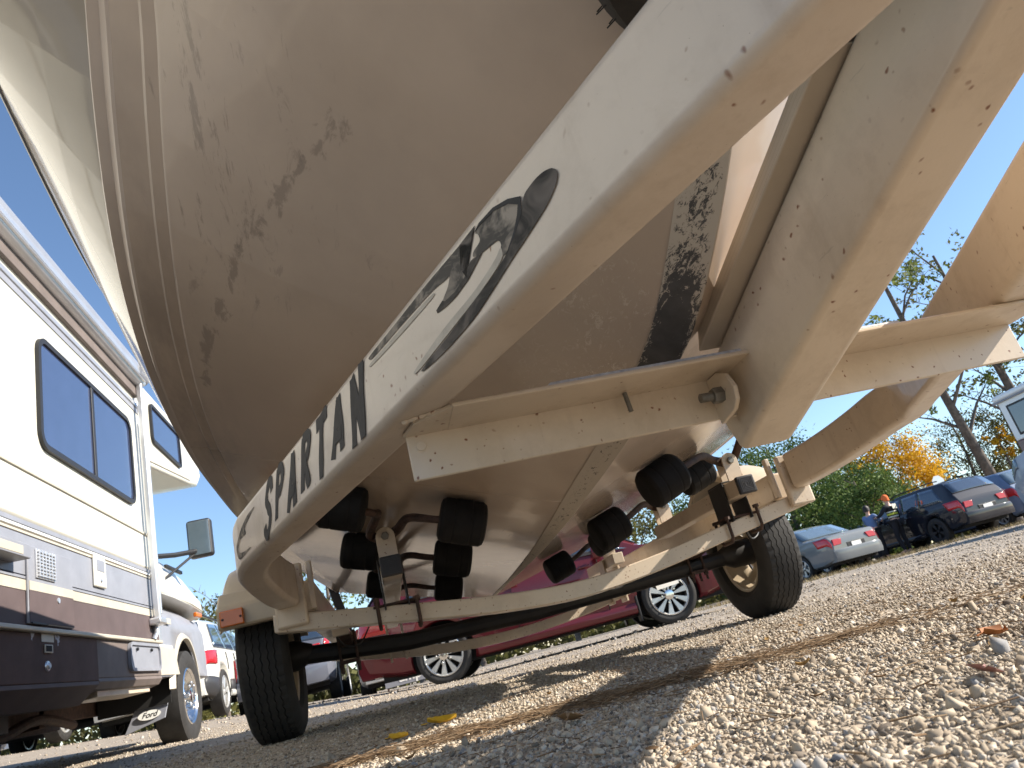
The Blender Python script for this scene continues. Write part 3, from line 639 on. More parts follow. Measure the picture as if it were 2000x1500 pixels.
for s in (-1, 1):
    o = .0 if s < 0 else -.012
    po = tp_(MB().box(s*.86+o, s*.955+o, 2.372, 2.398, .356, .545), 'rail_post', MT['creamr'], bevel=.008)
    tp_(MB().box(s*.835+o, s*.91+o, 2.43, 4.7, .395, .495), 'rear_rail', MT['cream'], bevel=.008)
    tp_(MB().box(s*.832+o, s*.85+o, 2.405, 2.429, .40, .55), 'rail_gusset', MT['cream'], bevel=.004)
# --- roller beams, brackets, forks, rollers
RBX = {-1: -.590, 1: .648}
for s in (-1, 1):
    x = RBX[s]; z0 = .428
    rb = tp_(MB().box(x-.031, x+.031, 2.296, 3.15, z0, z0+.058), 'roller_beam', MT['cream'], bevel=.004)
    rb2 = tp_(MB().box(x-.031, x+.031, 3.84, 4.4, z0, z0+.058), 'roller_beam', MT['cream'], bevel=.004)
    tp_(MB().box(x-.045, x-.0335, 4.0, 4.1, .235, z0+.05).box(x+.0335, x+.045, 4.0, 4.1, .235, z0+.05), 'beam_post', MT['cream'], rb2, bevel=.002)
    cap = tp_(MB().box(x-.033, x+.033, 2.278, 2.2955, z0-.002, z0+.060), 'end_cap', MT['cap'], rb, bevel=.004)
    for k in range(1, 5):
        a = .030-.0058*k; mbr = MB()
        for (xa, xb, za, zb) in ((-a, a, a-.002, a), (-a, a, -a, -a+.002), (-a, -a+.002, -a+.002, a-.002), (a-.002, a, -a+.002, a-.002)):
            mbr.box(x+xa, x+xb, 2.2765, 2.2781, z0+.029+za, z0+.029+zb)
        tp_(mbr, 'cap_ridge', MT['cap'], rb, smooth=0)
    zc_ = V2z(x)
    # clamp: black channel around the beam, angle plate and U-bolts onto the crossmember
    cl = tp_(MB().box(x-.040, x-.0345, 2.38, 2.50, zc_-.01, z0+.064).box(x+.0345, x+.040, 2.38, 2.50, zc_-.01, z0+.064).box(x-.040, x+.040, 2.38, 2.50, z0+.0645, z0+.070), 'clamp_bracket', MT['blacksteel'], bevel=.002)
    tp_(MB().box(x-.075, x+.075, 2.392, 2.48, zc_+.001, zc_+.009), 'clamp_plate', MT['rusty'], cl, bevel=.002)
    for q in (-.062, .062):
        xx = x+q; zz = V2z(xx)
        tp_(MB().tube([(xx, 2.385, zz+.022), (xx, 2.386, zz-.05), (xx, 2.40, zz-.066), (xx, 2.47, zz-.066), (xx, 2.484, zz-.05), (xx, 2.485, zz+.022)], .006, 8), 'u_bolt', MT['rusty'], cl)
        for yy in (2.385, 2.485): tp_(MB().lathe([(0, .011), (.011, .011)], (xx, yy, zz+.010), (0, 0, 1), 6), 'nut', MT['rusty'], cl, smooth=0)
    stations = ([(2.335, -.70, -.374, 2.07), (3.04, -.676, -.36, 2.66), (3.95, -.62, -.30, 3.68)] if s < 0 else [(2.335, .80, .262, 2.07), (3.04, .655, .24, 2.63), (3.95, .545, .27, 3.66)])
    for bi, (y, xo_, xi_, yr) in enumerate(stations):
        bz = z0+.0595
        pr = [(x-.030, y, bz)]+[(x+.030*math.cos(a), y, bz+.072+.030*math.sin(a)) for a in np.linspace(0, PI, 11)]; pr = [pr[0], (x+.030, y, bz)]+pr[1:]
        br = tp_(MB().prism(pr, (0, .006, 0)), 'roller_bracket', MT['creamr'], bevel=.0015)
        tp_(MB().prism([(p[0], p[1]+.05, p[2]) for p in pr], (0, .006, 0)), 'bracket_plate', MT['creamr'], br, bevel=.0015)
        tp_(MB().lathe([(0, .013), (.010, .013), (.012, .011)], (x, y-.0005, bz+.072), (0, -1, 0), 6), 'bolt', MT['zinc'], br, smooth=0)
        piv = Vector((x, y+.028, bz+.070))
        for side_ in (-1, 1):          # rollers either side of the pivot
            rx = xi_ if side_*s < 0 else xo_; ry = yr+(0 if side_*s < 0 else .02)
            rad, hl = .064, .068
            # tilt with the hull
            sl = (hullz(rx+.01*np.sign(rx), ry)-hullz(rx-.01*np.sign(rx), ry))/.02 if abs(rx) > .02 else 0
            ax = Vector((np.sign(rx), 0, max(-1, min(1, sl)))).normalized()
            hz = hullz(rx, ry)-.008-rad*math.sqrt(1+sl*sl)-.002
            c = Vector((rx, ry, hz))
            prof = [(-hl, .022), (-hl, rad*.72), (-hl+.004, rad*.9), (-hl+.014, rad), (0, rad*1.01), (hl-.014, rad), (hl-.004, rad*.9), (hl, rad*.72), (hl, .022)]
            prof = prof[:3]+[(-hl+.014, rad), (-.030, rad*1.005), (-.028, rad*.985), (-.024, rad*.985), (-.022, rad*1.01), (.022, rad*1.01), (.024, rad*.985), (.028, rad*.985), (.030, rad*1.005), (hl-.014, rad)]+prof[6:]
            tp_(MB().lathe(prof, c, ax, 32), 'roller', MT['rubber'], br, smooth=30)
            inn = c+ax*(-1 if (rx-x)*np.sign(rx) > 0 else 1)*(hl+.02)
            mid = (piv+inn)/2+Vector((0, -.01, .022))
            dx_ = np.sign(inn.x-piv.x); arm = smoothpath([piv, piv+Vector((dx_*.045, .004, .022)), piv.lerp(inn, .55)+Vector((0, .0, .030)), inn+Vector((0, .008, -.002)), c], 5)
            tp_(MB().tube(arm, [.017-.006*min(1, i/len(arm)*1.4) for i in range(len(arm))], 10), 'fork_arm', MT['rusty'], br)
# --- axle, springs, wheels, fenders
AY, AZ = 3.27, .300
ax_l, ax_r = gz(-1.1, AY), gz(1.1, AY)
axle = tp_(MB().tube([(-1.02, AY, AZ+ax_l), (-.55, AY, AZ-.022), (0, AY, AZ-.035), (.55, AY, AZ-.022), (1.02, AY, AZ+ax_r)], .036, 12), 'axle', MT['blacksteel'])
for s in (-1, 1):
    sp2 = MB()
    for k in range(4):
        hl = .34-.07*k; zz = AZ+.045+.0095*(3-k)*-1
        pth = [(s*.80, AY-hl, zz+.075*(hl/.34)**2), (s*.80, AY-hl*.5, zz+.02*(hl/.34)**2), (s*.80, AY, zz), (s*.80, AY+hl*.5, zz+.02*(hl/.34)**2), (s*.80, AY+hl, zz+.075*(hl/.34)**2)]
        rings = [[(p[0]-.024, p[1], p[2]), (p[0]+.024, p[1], p[2]), (p[0]+.024, p[1], p[2]+.008), (p[0]-.024, p[1], p[2]+.008)] for p in map(tuple, smoothpath(pth, 3))]
        sp2.loft(rings)
    spn = tp_(sp2, 'leaf_spring', MT['rusty'])
    tp_(MB().box(s*.80-.04, s*.80+.04, AY-.05, AY+.05, AZ-.048, AZ-.036), 'spring_plate', MT['rusty'], spn, bevel=.002)
    for q in (-.034, .034):
        for yy in (AY-.036, AY+.036): tp_(MB().tube([(s*.8+q, yy, AZ+.075), (s*.8+q, yy, AZ-.085)], .006, 7), 'u_bolt', MT['rusty'], spn)
        tp_(MB().lathe([(0, .011), (.012, .011)], (s*.8+q, AY-.036, AZ-.062), (0, 0, 1), 6), 'nut', MT['rusty'], spn, smooth=0)
    tp_(MB().prism([(s*.77, AY-.30, .395), (s*.77, AY-.40, .395), (s*.77, AY-.37, .34), (s*.77, AY-.33, .34)], (s*.06, 0, 0)), 'spring_hanger', MT['cream'], spn)
    tp_(MB().prism([(s*.77, AY+.28, .395), (s*.77, AY+.40, .395), (s*.77, AY+.37, .36), (s*.77, AY+.31, .36)], (s*.06, 0, 0)), 'spring_hanger', MT['cream'], spn)
def trailer_wheel(s):
    T = 1.10; gzz = gz(s*T, AY); c = Vector((s*T, AY, gzz+.302)); a = Vector((s, 0, 0))
    root = tp_(MB().lathe([(-.06, .055), (.05, .055), (.07, .03)], c, a, 20), 'wheel', MT['rimcream'])
    # tyre with circumferential zigzag ribs
    n = 200; prof0 = [(-.068, .178), (-.088, .20), (-.097, .235), (-.092, .272), (-.080, .292)]
    rib = [-.074, -.052, -.048, -.028, -.024, -.002, .002, .024, .028, .048, .052, .074]
    cs = []
    for t, r in prof0: cs.append((t, r, 0))
    for i, t in enumerate(rib):
        cs.append((t, .3055-.006*(t/.074)**2, 1))
        if i % 2 == 1 and i < len(rib)-1: cs += [(t+.0006, .297-.006*(t/.074)**2, 1), (rib[i+1]-.0006, .297-.006*(t/.074)**2, 1)]
    for t, r in prof0[::-1]: cs.append((-t, r, 0))
    rings = []
    for t, r, zg in cs:
        ring = []
        for k in range(n):
            th = 2*PI*k/n; tt = t+(.0030*(1, .2, -1, -.2)[k % 4] if zg and abs(t) < .07 else 0)
            rr = r-(.005 if (abs(t) > .07 and zg and k % 4 == 0) else 0)
            dn = math.cos(th)*0-math.sin(th)
            ring.append(c+a*tt+Vector((0, math.cos(th), math.sin(th)))*rr)
        for k in range(n):       # flat contact patch
            p = ring[k]; zmin = gzz-.002
            if p.z < zmin: ring[k] = Vector((p.x+(p.x-c.x)*.06, p.y, zmin))
        rings.append(ring)
    mb = MB(); mb.loft(rings, cap=False); mb.build('tyre', MT['tyre'], root, smooth=25)
    # rim: pressed dish with slots
    mb = MB(); m_ = 48; dish = [(-.070, .180), (-.066, .168), (-.02, .160), (.0, .155), (.028, .128), (.034, .105), (.030, .075), (.036, .05)]
    pts = [[c+a*t+Vector((0, math.cos(2*PI*k/m_), math.sin(2*PI*k/m_)))*r for k in range(m_)] for t, r in dish]
    fs = []; o = [p for r in pts for p in r]
    for i in range(len(dish)-1):
        for k in range(m_):
            if i == 4 and k % 6 in (0, 1, 2): continue
            j = (k+1) % m_; fs.append((i*m_+k, i*m_+j, (i+1)*m_+j, (i+1)*m_+k))
    mb.add(o, fs); rim = mb.build('rim', MT['rimcream'], root, smooth=40)
    w = rim.modifiers.new('thick', 'SOLIDIFY'); w.thickness = .004
    MB().lathe([(.0, .062), (-.10, .06), (-.13, .045), (-.16, .032)], c, a, 20).build('hub', MT['blacksteel'], root)
for s in (-1, 1): trailer_wheel(s)
for s in (-1, 1):
    gg = gz(s*1.1, AY); c = Vector((0, AY, gg+.302)); mb = MB(); rings = []
    xi, xo = s*.985, s*1.225
    for k in range(25):
        th = math.radians(24+140*k/24); R_ = .395
        y, z = c.y-math.cos(th)*R_*1.02, c.z+math.sin(th)*R_*.98
        yd, zd = -math.cos(th), math.sin(th)
        def pt(x, dr): return (x, y+yd*dr, z+zd*dr)
        rings.append([pt(xi, -.03), pt(xi, -.004), pt(xi+s*.012, .004), pt(xi+s*.06, .012), pt(xi+s*.12, .015), pt(xo-s*.05, .012), pt(xo-s*.018, .002), pt(xo-s*.006, -.02), pt(xo, -.07), pt(xo+s*.012, -.085), pt(xo+s*.006, -.088), pt(xo-s*.012, -.065), pt(xo-s*.03, -.012), pt(xi+s*.02, -.012)])
    FD = tp_(mb.loft(rings), 'fender', MT['rimcream'], smooth=35)
    zf = gg+.302
    tp_(MB().prism([(xi, AY-.405, .452), (xi, AY-.405, zf+.20), (xi, AY-.345, zf+.26), (xi, AY-.345, .452)], (s*.235, 0, 0)), 'fender_front', MT['rimcream'], FD, bevel=.01)
    if s < 0:
        x0 = -1.205; y0 = AY-.432
        mk = tp_(MB().box(x0, x0+.082, y0, y0+.026, .458, .515), 'marker_light', MT['orange'], FD, bevel=.004)
        for q in (.010, .072): tp_(MB().lathe([(0, .005), (.003, .004)], (x0+q, y0+.0005, .485), (0, -1, 0), 8), 'screw', MT['rusty'], FD)
# right rear fender skirt seen through the frame, licence plate, wire and strap
LP = tp_(MB().hexa([(.905, 4.092, .252), (1.045, 4.092, .262), (1.045, 4.095, .262), (.905, 4.095, .252), (.897, 4.10, .328), (1.037, 4.10, .338), (1.037, 4.103, .338), (.897, 4.103, .328)]), 'licence_plate', MT['plate'])
tp_(MB().tube(smoothpath([(.70, 2.50, .36), (.78, 2.62, .30), (.86, 2.70, .33), (.90, 2.9, .40)], 5), .003, 6), 'brake_wire', MT['blackp'])
tp_(MB().tube(smoothpath([(-.84, 2.9, .40), (-.80, 2.95, .31), (-.74, 2.98, .30), (-.70, 3.1, .36)], 5), .003, 6), 'brake_wire', MT['blackp'])
sm_ = [Vector((-.93, 5.03, .90)), Vector((-.915, 5.04, .78)), Vector((-.87, 4.85, .60)), Vector((-.84, 4.66, .40))]
mb = MB(); mb.loft([[p+Vector((-.028, 0, 0)), p+Vector((.028, 0, 0)), p+Vector((.028, .003, .002)), p+Vector((-.028, .003, .002))] for p in sm_])
tag(mb.build('tie_down_strap', MT['strap']), 'black webbing strap pulled from the boat stern down to the trailer', 'strap')
# spare tyre up by the bow
SPC = Vector((-.066, .366, .816))
spt = thing('spare_tyre', 'black spare tyre with rubber nibs lying above the lettered rail under the bow', 'tyre', SPC)
MB().lathe([(-.06, .17), (-.085, .19), (-.09, .24), (-.075, .285), (-.05, .298), (.05, .298), (.075, .285), (.09, .24), (.085, .19), (.06, .17)], (0, 0, 0), (0, 0, 1), 64).build('tread', MT['tyre'], spt)
mb = MB()
for k in range(70):
    th = 2*PI*k/70
    for z, r in ((-.06, .294), (-.03, .298)): mb.tube([(math.cos(th)*r*.99, math.sin(th)*r*.99, z), (math.cos(th)*(r+.012), math.sin(th)*(r+.012), z-.004)], .0012, 4)
kind(mb.build('rubber_nibs', MT['tyre'], spt), 'stuff')

# ------------------------------------------------------------------ motorhome
RVX = -2.25; RVO = (RVX, 3.6, 0.0)
RV = thing('motorhome', 'white motorhome with grey and maroon stripes and two pane window left of the boat', 'motorhome', RVO, (.027, 0, 0))
def rb(name, x0, x1, y0, y1, z0, z1, mat, parent=None, bev=.004):   # x outward from the wall, y from the back, z up
    return MB().box(x0, x1, y0, y1, z0, z1).build(name, mat, parent or RV, bevel=bev)
Y0, Y1 = -3.2, 2.43
def frame_prism(mb, poly, th, x0=0): return mb.prism([(x0, y, z) for y, z in poly], (th, 0, 0))
rb('wall', -2.35, 0, Y0, Y1, 1.30, 2.90, MT['rvwhite'], bev=.02)
rb('grey_band', -2.35, .003, Y0, Y1-.005, 1.03, 1.225, MT['rvgrey'], bev=0)
rb('pale_stripe', -2.34, .005, Y0, Y1-.003, .955, 1.005, MT['rvtan'], bev=0)
rb('maroon_band', -2.35, .002, Y0, Y1-.006, .79, .955, MT['rvbrown'], bev=0)
rb('fine_line', -2.34, .004, Y0, Y1-.003, 1.011, 1.023, MT['rvgrey'], bev=0)
rb('upper_stripe', -2.34, .004, Y0, Y1-.003, 1.232, 1.244, MT['rvtan'], bev=0)
rb('upper_stripe', -2.34, .008, Y0, Y1-.003, 1.252, 1.268, MT['white'], bev=.003)
rb('upper_stripe', -2.34, .004, Y0, Y1-.003, 1.276, 1.298, MT['rvgrey'], bev=0)
rb('moulding', -2.3, .020, Y0, Y1-.004, .765, .789, MT['rvtan'], bev=.006)
rb('skirt', -2.3, -.004, Y0, 1.172, .53, .764, MT['rvskirt'], bev=.004)
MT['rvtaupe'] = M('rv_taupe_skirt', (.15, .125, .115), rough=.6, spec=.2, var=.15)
rb('skirt', -2.3, -.008, 1.18, Y1-.01, .545, .764, MT['rvtaupe'], bev=.004)
MB().prism([(-.006, Y0, .529), (-.004, Y0, .51), (-.11, Y0, .425), (-.16, Y0, .425), (-.16, Y0, .529)], (0, 1.172-Y0, 0)).build('skirt_underside', MT['rvbrown'], RV)
MB().prism([(-.010, 1.18, .544), (-.004, 1.18, .525), (-.03, 1.18, .49), (-.12, 1.18, .47), (-.14, 1.18, .544)], (0, Y1-.01-1.18, 0)).build('skirt_underside', MT['rvtaupe'], RV)
# awning: roll housing over a painted shadow band, plus the folded arm at the front corner
prof = [(.0, 2.765), (.05, 2.765), (.085, 2.785), (.10, 2.83), (.092, 2.865), (.10, 2.885), (.085, 2.925), (.04, 2.942), (0, 2.935)]
MB().prism([(x, Y0+.05, z) for x, z in prof], (0, 5.42, 0)).build('awning_roll', MT['alum'], RV, smooth=50)
for k in range(5): rb('awning_rib', .0, .103-.004*k, Y0+.05, 2.22, 2.793+.022*k, 2.798+.022*k, MT['alum'], bev=0)
rb('roof_edge', -2.35, .012, Y0, Y1, 2.901, 2.935, MT['alum'], bev=.008)
rb('roll_shadow_band', 0, .03, Y0, 2.25, 2.68, 2.763, MT['rvtaupe'], bev=.004)  # dark strip put in as the shade beneath the awning roll
rb('trim_rail', 0, .014, Y0, Y1-.01, 2.60, 2.635, MT['alum'], bev=.003)
rb('trim_rail', 0, .006, Y0, Y1-.01, 2.555, 2.597, MT['rvgrey'], bev=.001)
rb('trim_rail', 0, .010, Y0, Y1-.01, 1.555, 1.575, MT['rvtan'], bev=.004)
rb('corner_trim', -.02, .010, Y1-.045, Y1+.004, .79, 2.90, MT['alum'], bev=.004)
A_ = MB().box(.030, .075, 2.19, 2.235, .93, 2.86).build('awning_arm', MT['alum'], RV, bevel=.010)
MB().box(.036, .069, 2.26, 2.29, .96, 2.5).build('brace', MT['alum'], A_, bevel=.006)
MB().box(.000, .085, 2.17, 2.33, .885, .935).build('foot', MT['alum'], A_, bevel=.012)
MB().tube([(.02, 2.26, .89), (.03, 2.24, .83), (.015, 2.22, .79)], .018, 10).build('foot', MT['alum'], A_)
MB().tube([(.05, 2.1, 2.855), (.05, 2.3, 2.86)], .07, 16).build('roll_end', MT['rvgrey'], A_)
# window
def rpoly(y0, y1, z0, z1, r, n=5):
    return [((y0+y1)/2+a, (z0+z1)/2+b) for a, b in rrect(y1-y0, z1-z0, r, n)]
def framed(name, y0, y1, z0, z1, fw, mat_f, mat_g, r=.06, x=0.0, mull=None, parent=None):
    o_, i_ = rpoly(y0, y1, z0, z1, r), rpoly(y0+fw, y1-fw, z0+fw, z1-fw, max(.01, r-fw)); n = len(o_); mb = MB()
    V = [(x+.001, *p) for p in o_]+[(x+.022, *p) for p in o_]+[(x+.022, *p) for p in i_]+[(x+.001, *p) for p in i_]
    F = []
    for k in range(n):
        j = (k+1) % n
        for a in range(3): F.append((a*n+k, a*n+j, (a+1)*n+j, (a+1)*n+k))
    f = mb.add(V, F).build(name, mat_f, parent or RV)
    ms = [y0] + ([mull] if mull else []) + [y1]
    for a, b in zip(ms[:-1], ms[1:]):
        frame_prism(MB(), rpoly(a+(fw if a == y0 else .014)-.004, b-(fw if b == y1 else .014)+.004, z0+fw-.004, z1-fw+.004, .03), .004, x+.006).build('pane', mat_g, f, smooth=0)
    if mull: MB().box(x+.004, x+.02, mull-.02, mull+.02, z0+fw, z1-fw).build('mullion', MT['blackp'], f, bevel=.003)
    return f
framed('window', .455, 2.04, 1.735, 2.415, .032, MT['blackp'], MT['rvglass'], .10, mull=1.26)
# access doors and small fittings
dr = rb('access_door', .003, .016, .27, .80, .80, 1.175, MT['rvgrey'], bev=.004)
rb('door_lower', .0165, .0185, .275, .795, .805, .955, MT['rvbrown'], dr, bev=0); rb('door_stripe', .0165, .0195, .275, .795, .956, 1.0, MT['rvtan'], dr, bev=0)
vt = rb('vent', .016, .024, .345, .565, 1.02, 1.165, MT['alum'], dr, bev=.002)
for k in range(8): rb('louvre', .024, .031, .355, .555, 1.028+k*.017, 1.036+k*.017, MT['alum'], vt, bev=.001)
for k in range(6): rb('louvre', .0245, .033, .362+k*.036, .369+k*.036, 1.026, 1.160, MT['alum'], vt, bev=.001)
rb('hinge', .016, .024, .29, .46, .797, .806, MT['blackp'], dr, bev=.001)
MB().lathe([(0, .016), (.006, .014)], (.017, .60, .93), (1, 0, 0), 12).build('lock', MT['alum'], dr)
pt_ = rb('gas_hatch', .003, .020, 1.13, 1.32, 1.06, 1.245, MT['rvwhite'], bev=.012)
rb('recess', .0195, .022, 1.165, 1.285, 1.155, 1.225, MT['rvgrey'], pt_, bev=.008); MB().lathe([(0, .012), (.006, .01)], (.020, 1.225, 1.10), (1, 0, 0), 12).build('lock', MT['alum'], pt_)
fv = rb('furnace_vent', 0, .085, -.22, .135, 1.07, 1.135, MT['rvgrey'], bev=.004); rb('vent_mouth', .05, .087, -.18, .06, 1.078, 1.12, MT['rvtan'], fv, bev=.003)
sk = framed('skirt_door', 1.70, 2.37, .575, .76, .02, MT['rvgrey'], MT['rvgrey'], .05, -.007)
for yy in (1.85, 2.16): MB().lathe([(0, .012), (.010, .010)], (.008, yy, .715), (1, 0, 0), 10).build('latch', MT['blackp'], sk)
lb = rb('notice', -.003, -.0015, .44, .58, .725, .763, MT['rvtan'], bev=0)
hl_ = rb('outlet', -.003, .004, .465, .555, .672, .712, MT['rvtan'], bev=.002); rb('outlet_hole', .004, .005, .472, .54, .678, .706, MT['well'], hl_, bev=0)
MB().lathe([(0, .026), (.006, .024), (.007, .016), (.014, .012)], (-.004, .50, .61), (1, 0, 0), 16).build('fuel_lock', MT['alum'], RV)
# underbody: floor, frame rails, tanks, pipe, rear axle
rb('floor', -2.25, -.15, Y0, Y1, .50, .545, MT['rusty']); rb('frame_rail', -.75, -.67, Y0, 4.6, .40, .52, MT['rusty']); rb('frame_rail', -1.6, -1.52, Y0, 4.6, .40, .52, MT['rusty'])
rb('step_bracket', -.25, -.06, 1.3, 2.3, .45, .50, MT['cream']); rb('tank', -1.3, -.35, -.6, .9, .36, .5, MT['blackp']); rb('tank', -1.35, -.9, 1.2, 2.0, .33, .5, MT['rusty'])
MB().tube(smoothpath([(-.5, .2, .40), (-.45, .9, .34), (-.5, 1.6, .42), (-.6, 2.4, .36)], 5), .03, 10).build('exhaust_pipe', MT['rusty'], RV)
rb('cross_frame', -1.6, -.67, 1.05, 1.15, .38, .50, MT['cream']); rb('cross_frame', -1.6, -.67, 2.05, 2.13, .38, .50, MT['rusty'])
# cab: cowl, door, hood, fender
xs = lambda x: x
def cabloft(name, st, mat, sm=45):
    mb = MB(); rings = []
    for (y, xo, zlo, zs, zt) in st:
        r = []
        for m_ in (1, -1):
            q = [(xo, zlo), (xo+.0, (zlo+zs)/2), (xo-.01, zs), (xo-.06, zs+(zt-zs)*.55), (xo-.16, zt-.02), (xo-.5, zt)]
            q = [((x if m_ > 0 else -2.3-x+.0), y, z) for x, z in q]; r += q if m_ > 0 else q[::-1]
        rings.append(r)
    mb.loft(rings); return mb.build(name, mat, RV, smooth=sm)
cabloft('hood', [(2.45, -.06, 1.19, 1.36, 1.62), (3.2, -.07, 1.19, 1.35, 1.60), (3.9, -.10, 1.185, 1.33, 1.52), (4.5, -.14, 1.17, 1.28, 1.42), (4.80, -.22, 1.15, 1.22, 1.33), (4.9, -.34, 1.15, 1.18, 1.24)], MT['rvwhite'])
cabloft('hood_stripe', [(2.45, -.052, 1.20, 1.225, 1.24), (3.9, -.092, 1.195, 1.22, 1.235), (4.5, -.132, 1.18, 1.20, 1.22), (4.82, -.22, 1.16, 1.17, 1.18)], MT['rvtan'])
fe = cabloft('cab_side', [(2.45, -.07, .55, .95, 1.19), (3.0, -.075, .55, .95, 1.19), (3.9, -.105, .55, .95, 1.185), (4.5, -.145, .55, .95, 1.17), (4.82, -.23, .55, .95, 1.15), (4.93, -.36, .58, .9, 1.10)], MT['rvgrey'])
WC = Vector((-.30, 3.48, .385))
cut = MB().lathe([(-.30, .47), (.5, .47)], WC, (1, 0, 0), 40).build('cutter', None, RV)
bo = fe.modifiers.new('arch', 'BOOLEAN'); bo.object = cut; bo.operation = 'DIFFERENCE'; bo.solver = 'EXACT'
bpy.context.view_layer.update(); dg = bpy.context.evaluated_depsgraph_get(); me = bpy.data.meshes.new_from_object(fe.evaluated_get(dg)); fe.modifiers.clear(); fe.data = me
bpy.data.objects.remove(cut)
MB().prism([(-.65, WC.y+math.cos(a)*.468, WC.z+max(-.02, math.sin(a)*.468)) for a in np.linspace(-.1, PI+.1, 24)], (.02, 0, 0)).build('wheel_well', MT['well'], RV)
MB().loft([[(x, WC.y+math.cos(a)*r, WC.z+math.sin(a)*r) for x, r in ((-.64, .464), (-.11, .464), (-.11, .474), (-.64, .474))] for a in np.linspace(-.05, PI+.05, 24)]).build('wheel_well', MT['well'], RV)
# arch lip and lower panels
mb = MB(); rings = []
for k in range(21):
    th = math.radians(2+170*k/20); rings.append([(-.10-.03*max(0, math.cos(th))+dx, WC.y+math.cos(th)*R_, WC.z+math.sin(th)*R_) for dx, R_ in ((.0, .468), (.035, .475), (.035, .495), (0, .53))])
mb.loft(rings).build('arch_lip', MT['rvtan'], RV)
rb('cab_stripe', -.075, -.066, 2.46, 3.02, .955, 1.0, MT['rvtan'], bev=.001); rb('cab_stripe', -.075, -.064, 2.46, 3.0, .76, .785, MT['white'], bev=.002)
MB().prism([(-.075, 2.46, .78), (-.075, 3.05, .76), (-.075, 3.15, .56), (-.075, 2.46, .56)], (.012, 0, 0)).build('rocker', MT['rvtan'], RV)
rb('vent_slot', -.09, -.066, 3.05, 3.55, 1.43, 1.46, MT['blackp'], bev=.004)
rb('side_marker', -.135, -.098, 4.10, 4.30, 1.095, 1.14, MT['orange'], bev=.01)
# cab-over bunk
mb = MB(); rings = []
for x in (0, -.02, -2.28, -2.30):
    e = .02 if x in (0, -2.30) else 0
    rings.append([(x, y, z) for y, z in ((2.44, 2.17+e), (3.9, 2.36+e), (4.25-e, 2.42+e), (4.42-e, 2.56), (4.38-e, 2.70), (4.1, 2.84-e), (3.5, 2.90-e), (2.44, 2.90-e))])
BK = mb.loft(rings).build('bunk', MT['rvwhite'], RV, smooth=35, bevel=.015)
MB().prism([(.002, 2.5, 2.22), (.002, 3.9, 2.395), (.002, 3.9, 2.41), (.002, 2.5, 2.235)], (.006, 0, 0)).build('bunk_trim', MT['rvtan'], BK)
framed('window', 2.62, 3.55, 2.42, 2.78, .03, MT['blackp'], MT['rvglass'], .06, .001)
# door mirror
MI = MB().box(.02, .235, 3.44, 3.55, 1.535, 1.885).build('mirror_housing', MT['blackp'], RV, bevel=.03, seg=3)
MB().box(.038, .217, 3.432, 3.440, 1.555, 1.865).build('mirror_glass', MT['glassl'], MI, bevel=.003)
MB().tube([(-.20, 2.75, 1.50), (-.02, 3.15, 1.54), (.10, 3.48, 1.60)], .022, 8).build('mirror_arm', MT['blackp'], MI)
MB().tube([(-.10, 2.95, 1.30), (.08, 3.46, 1.58)], .012, 8).build('mirror_arm', MT['blackp'], MI)
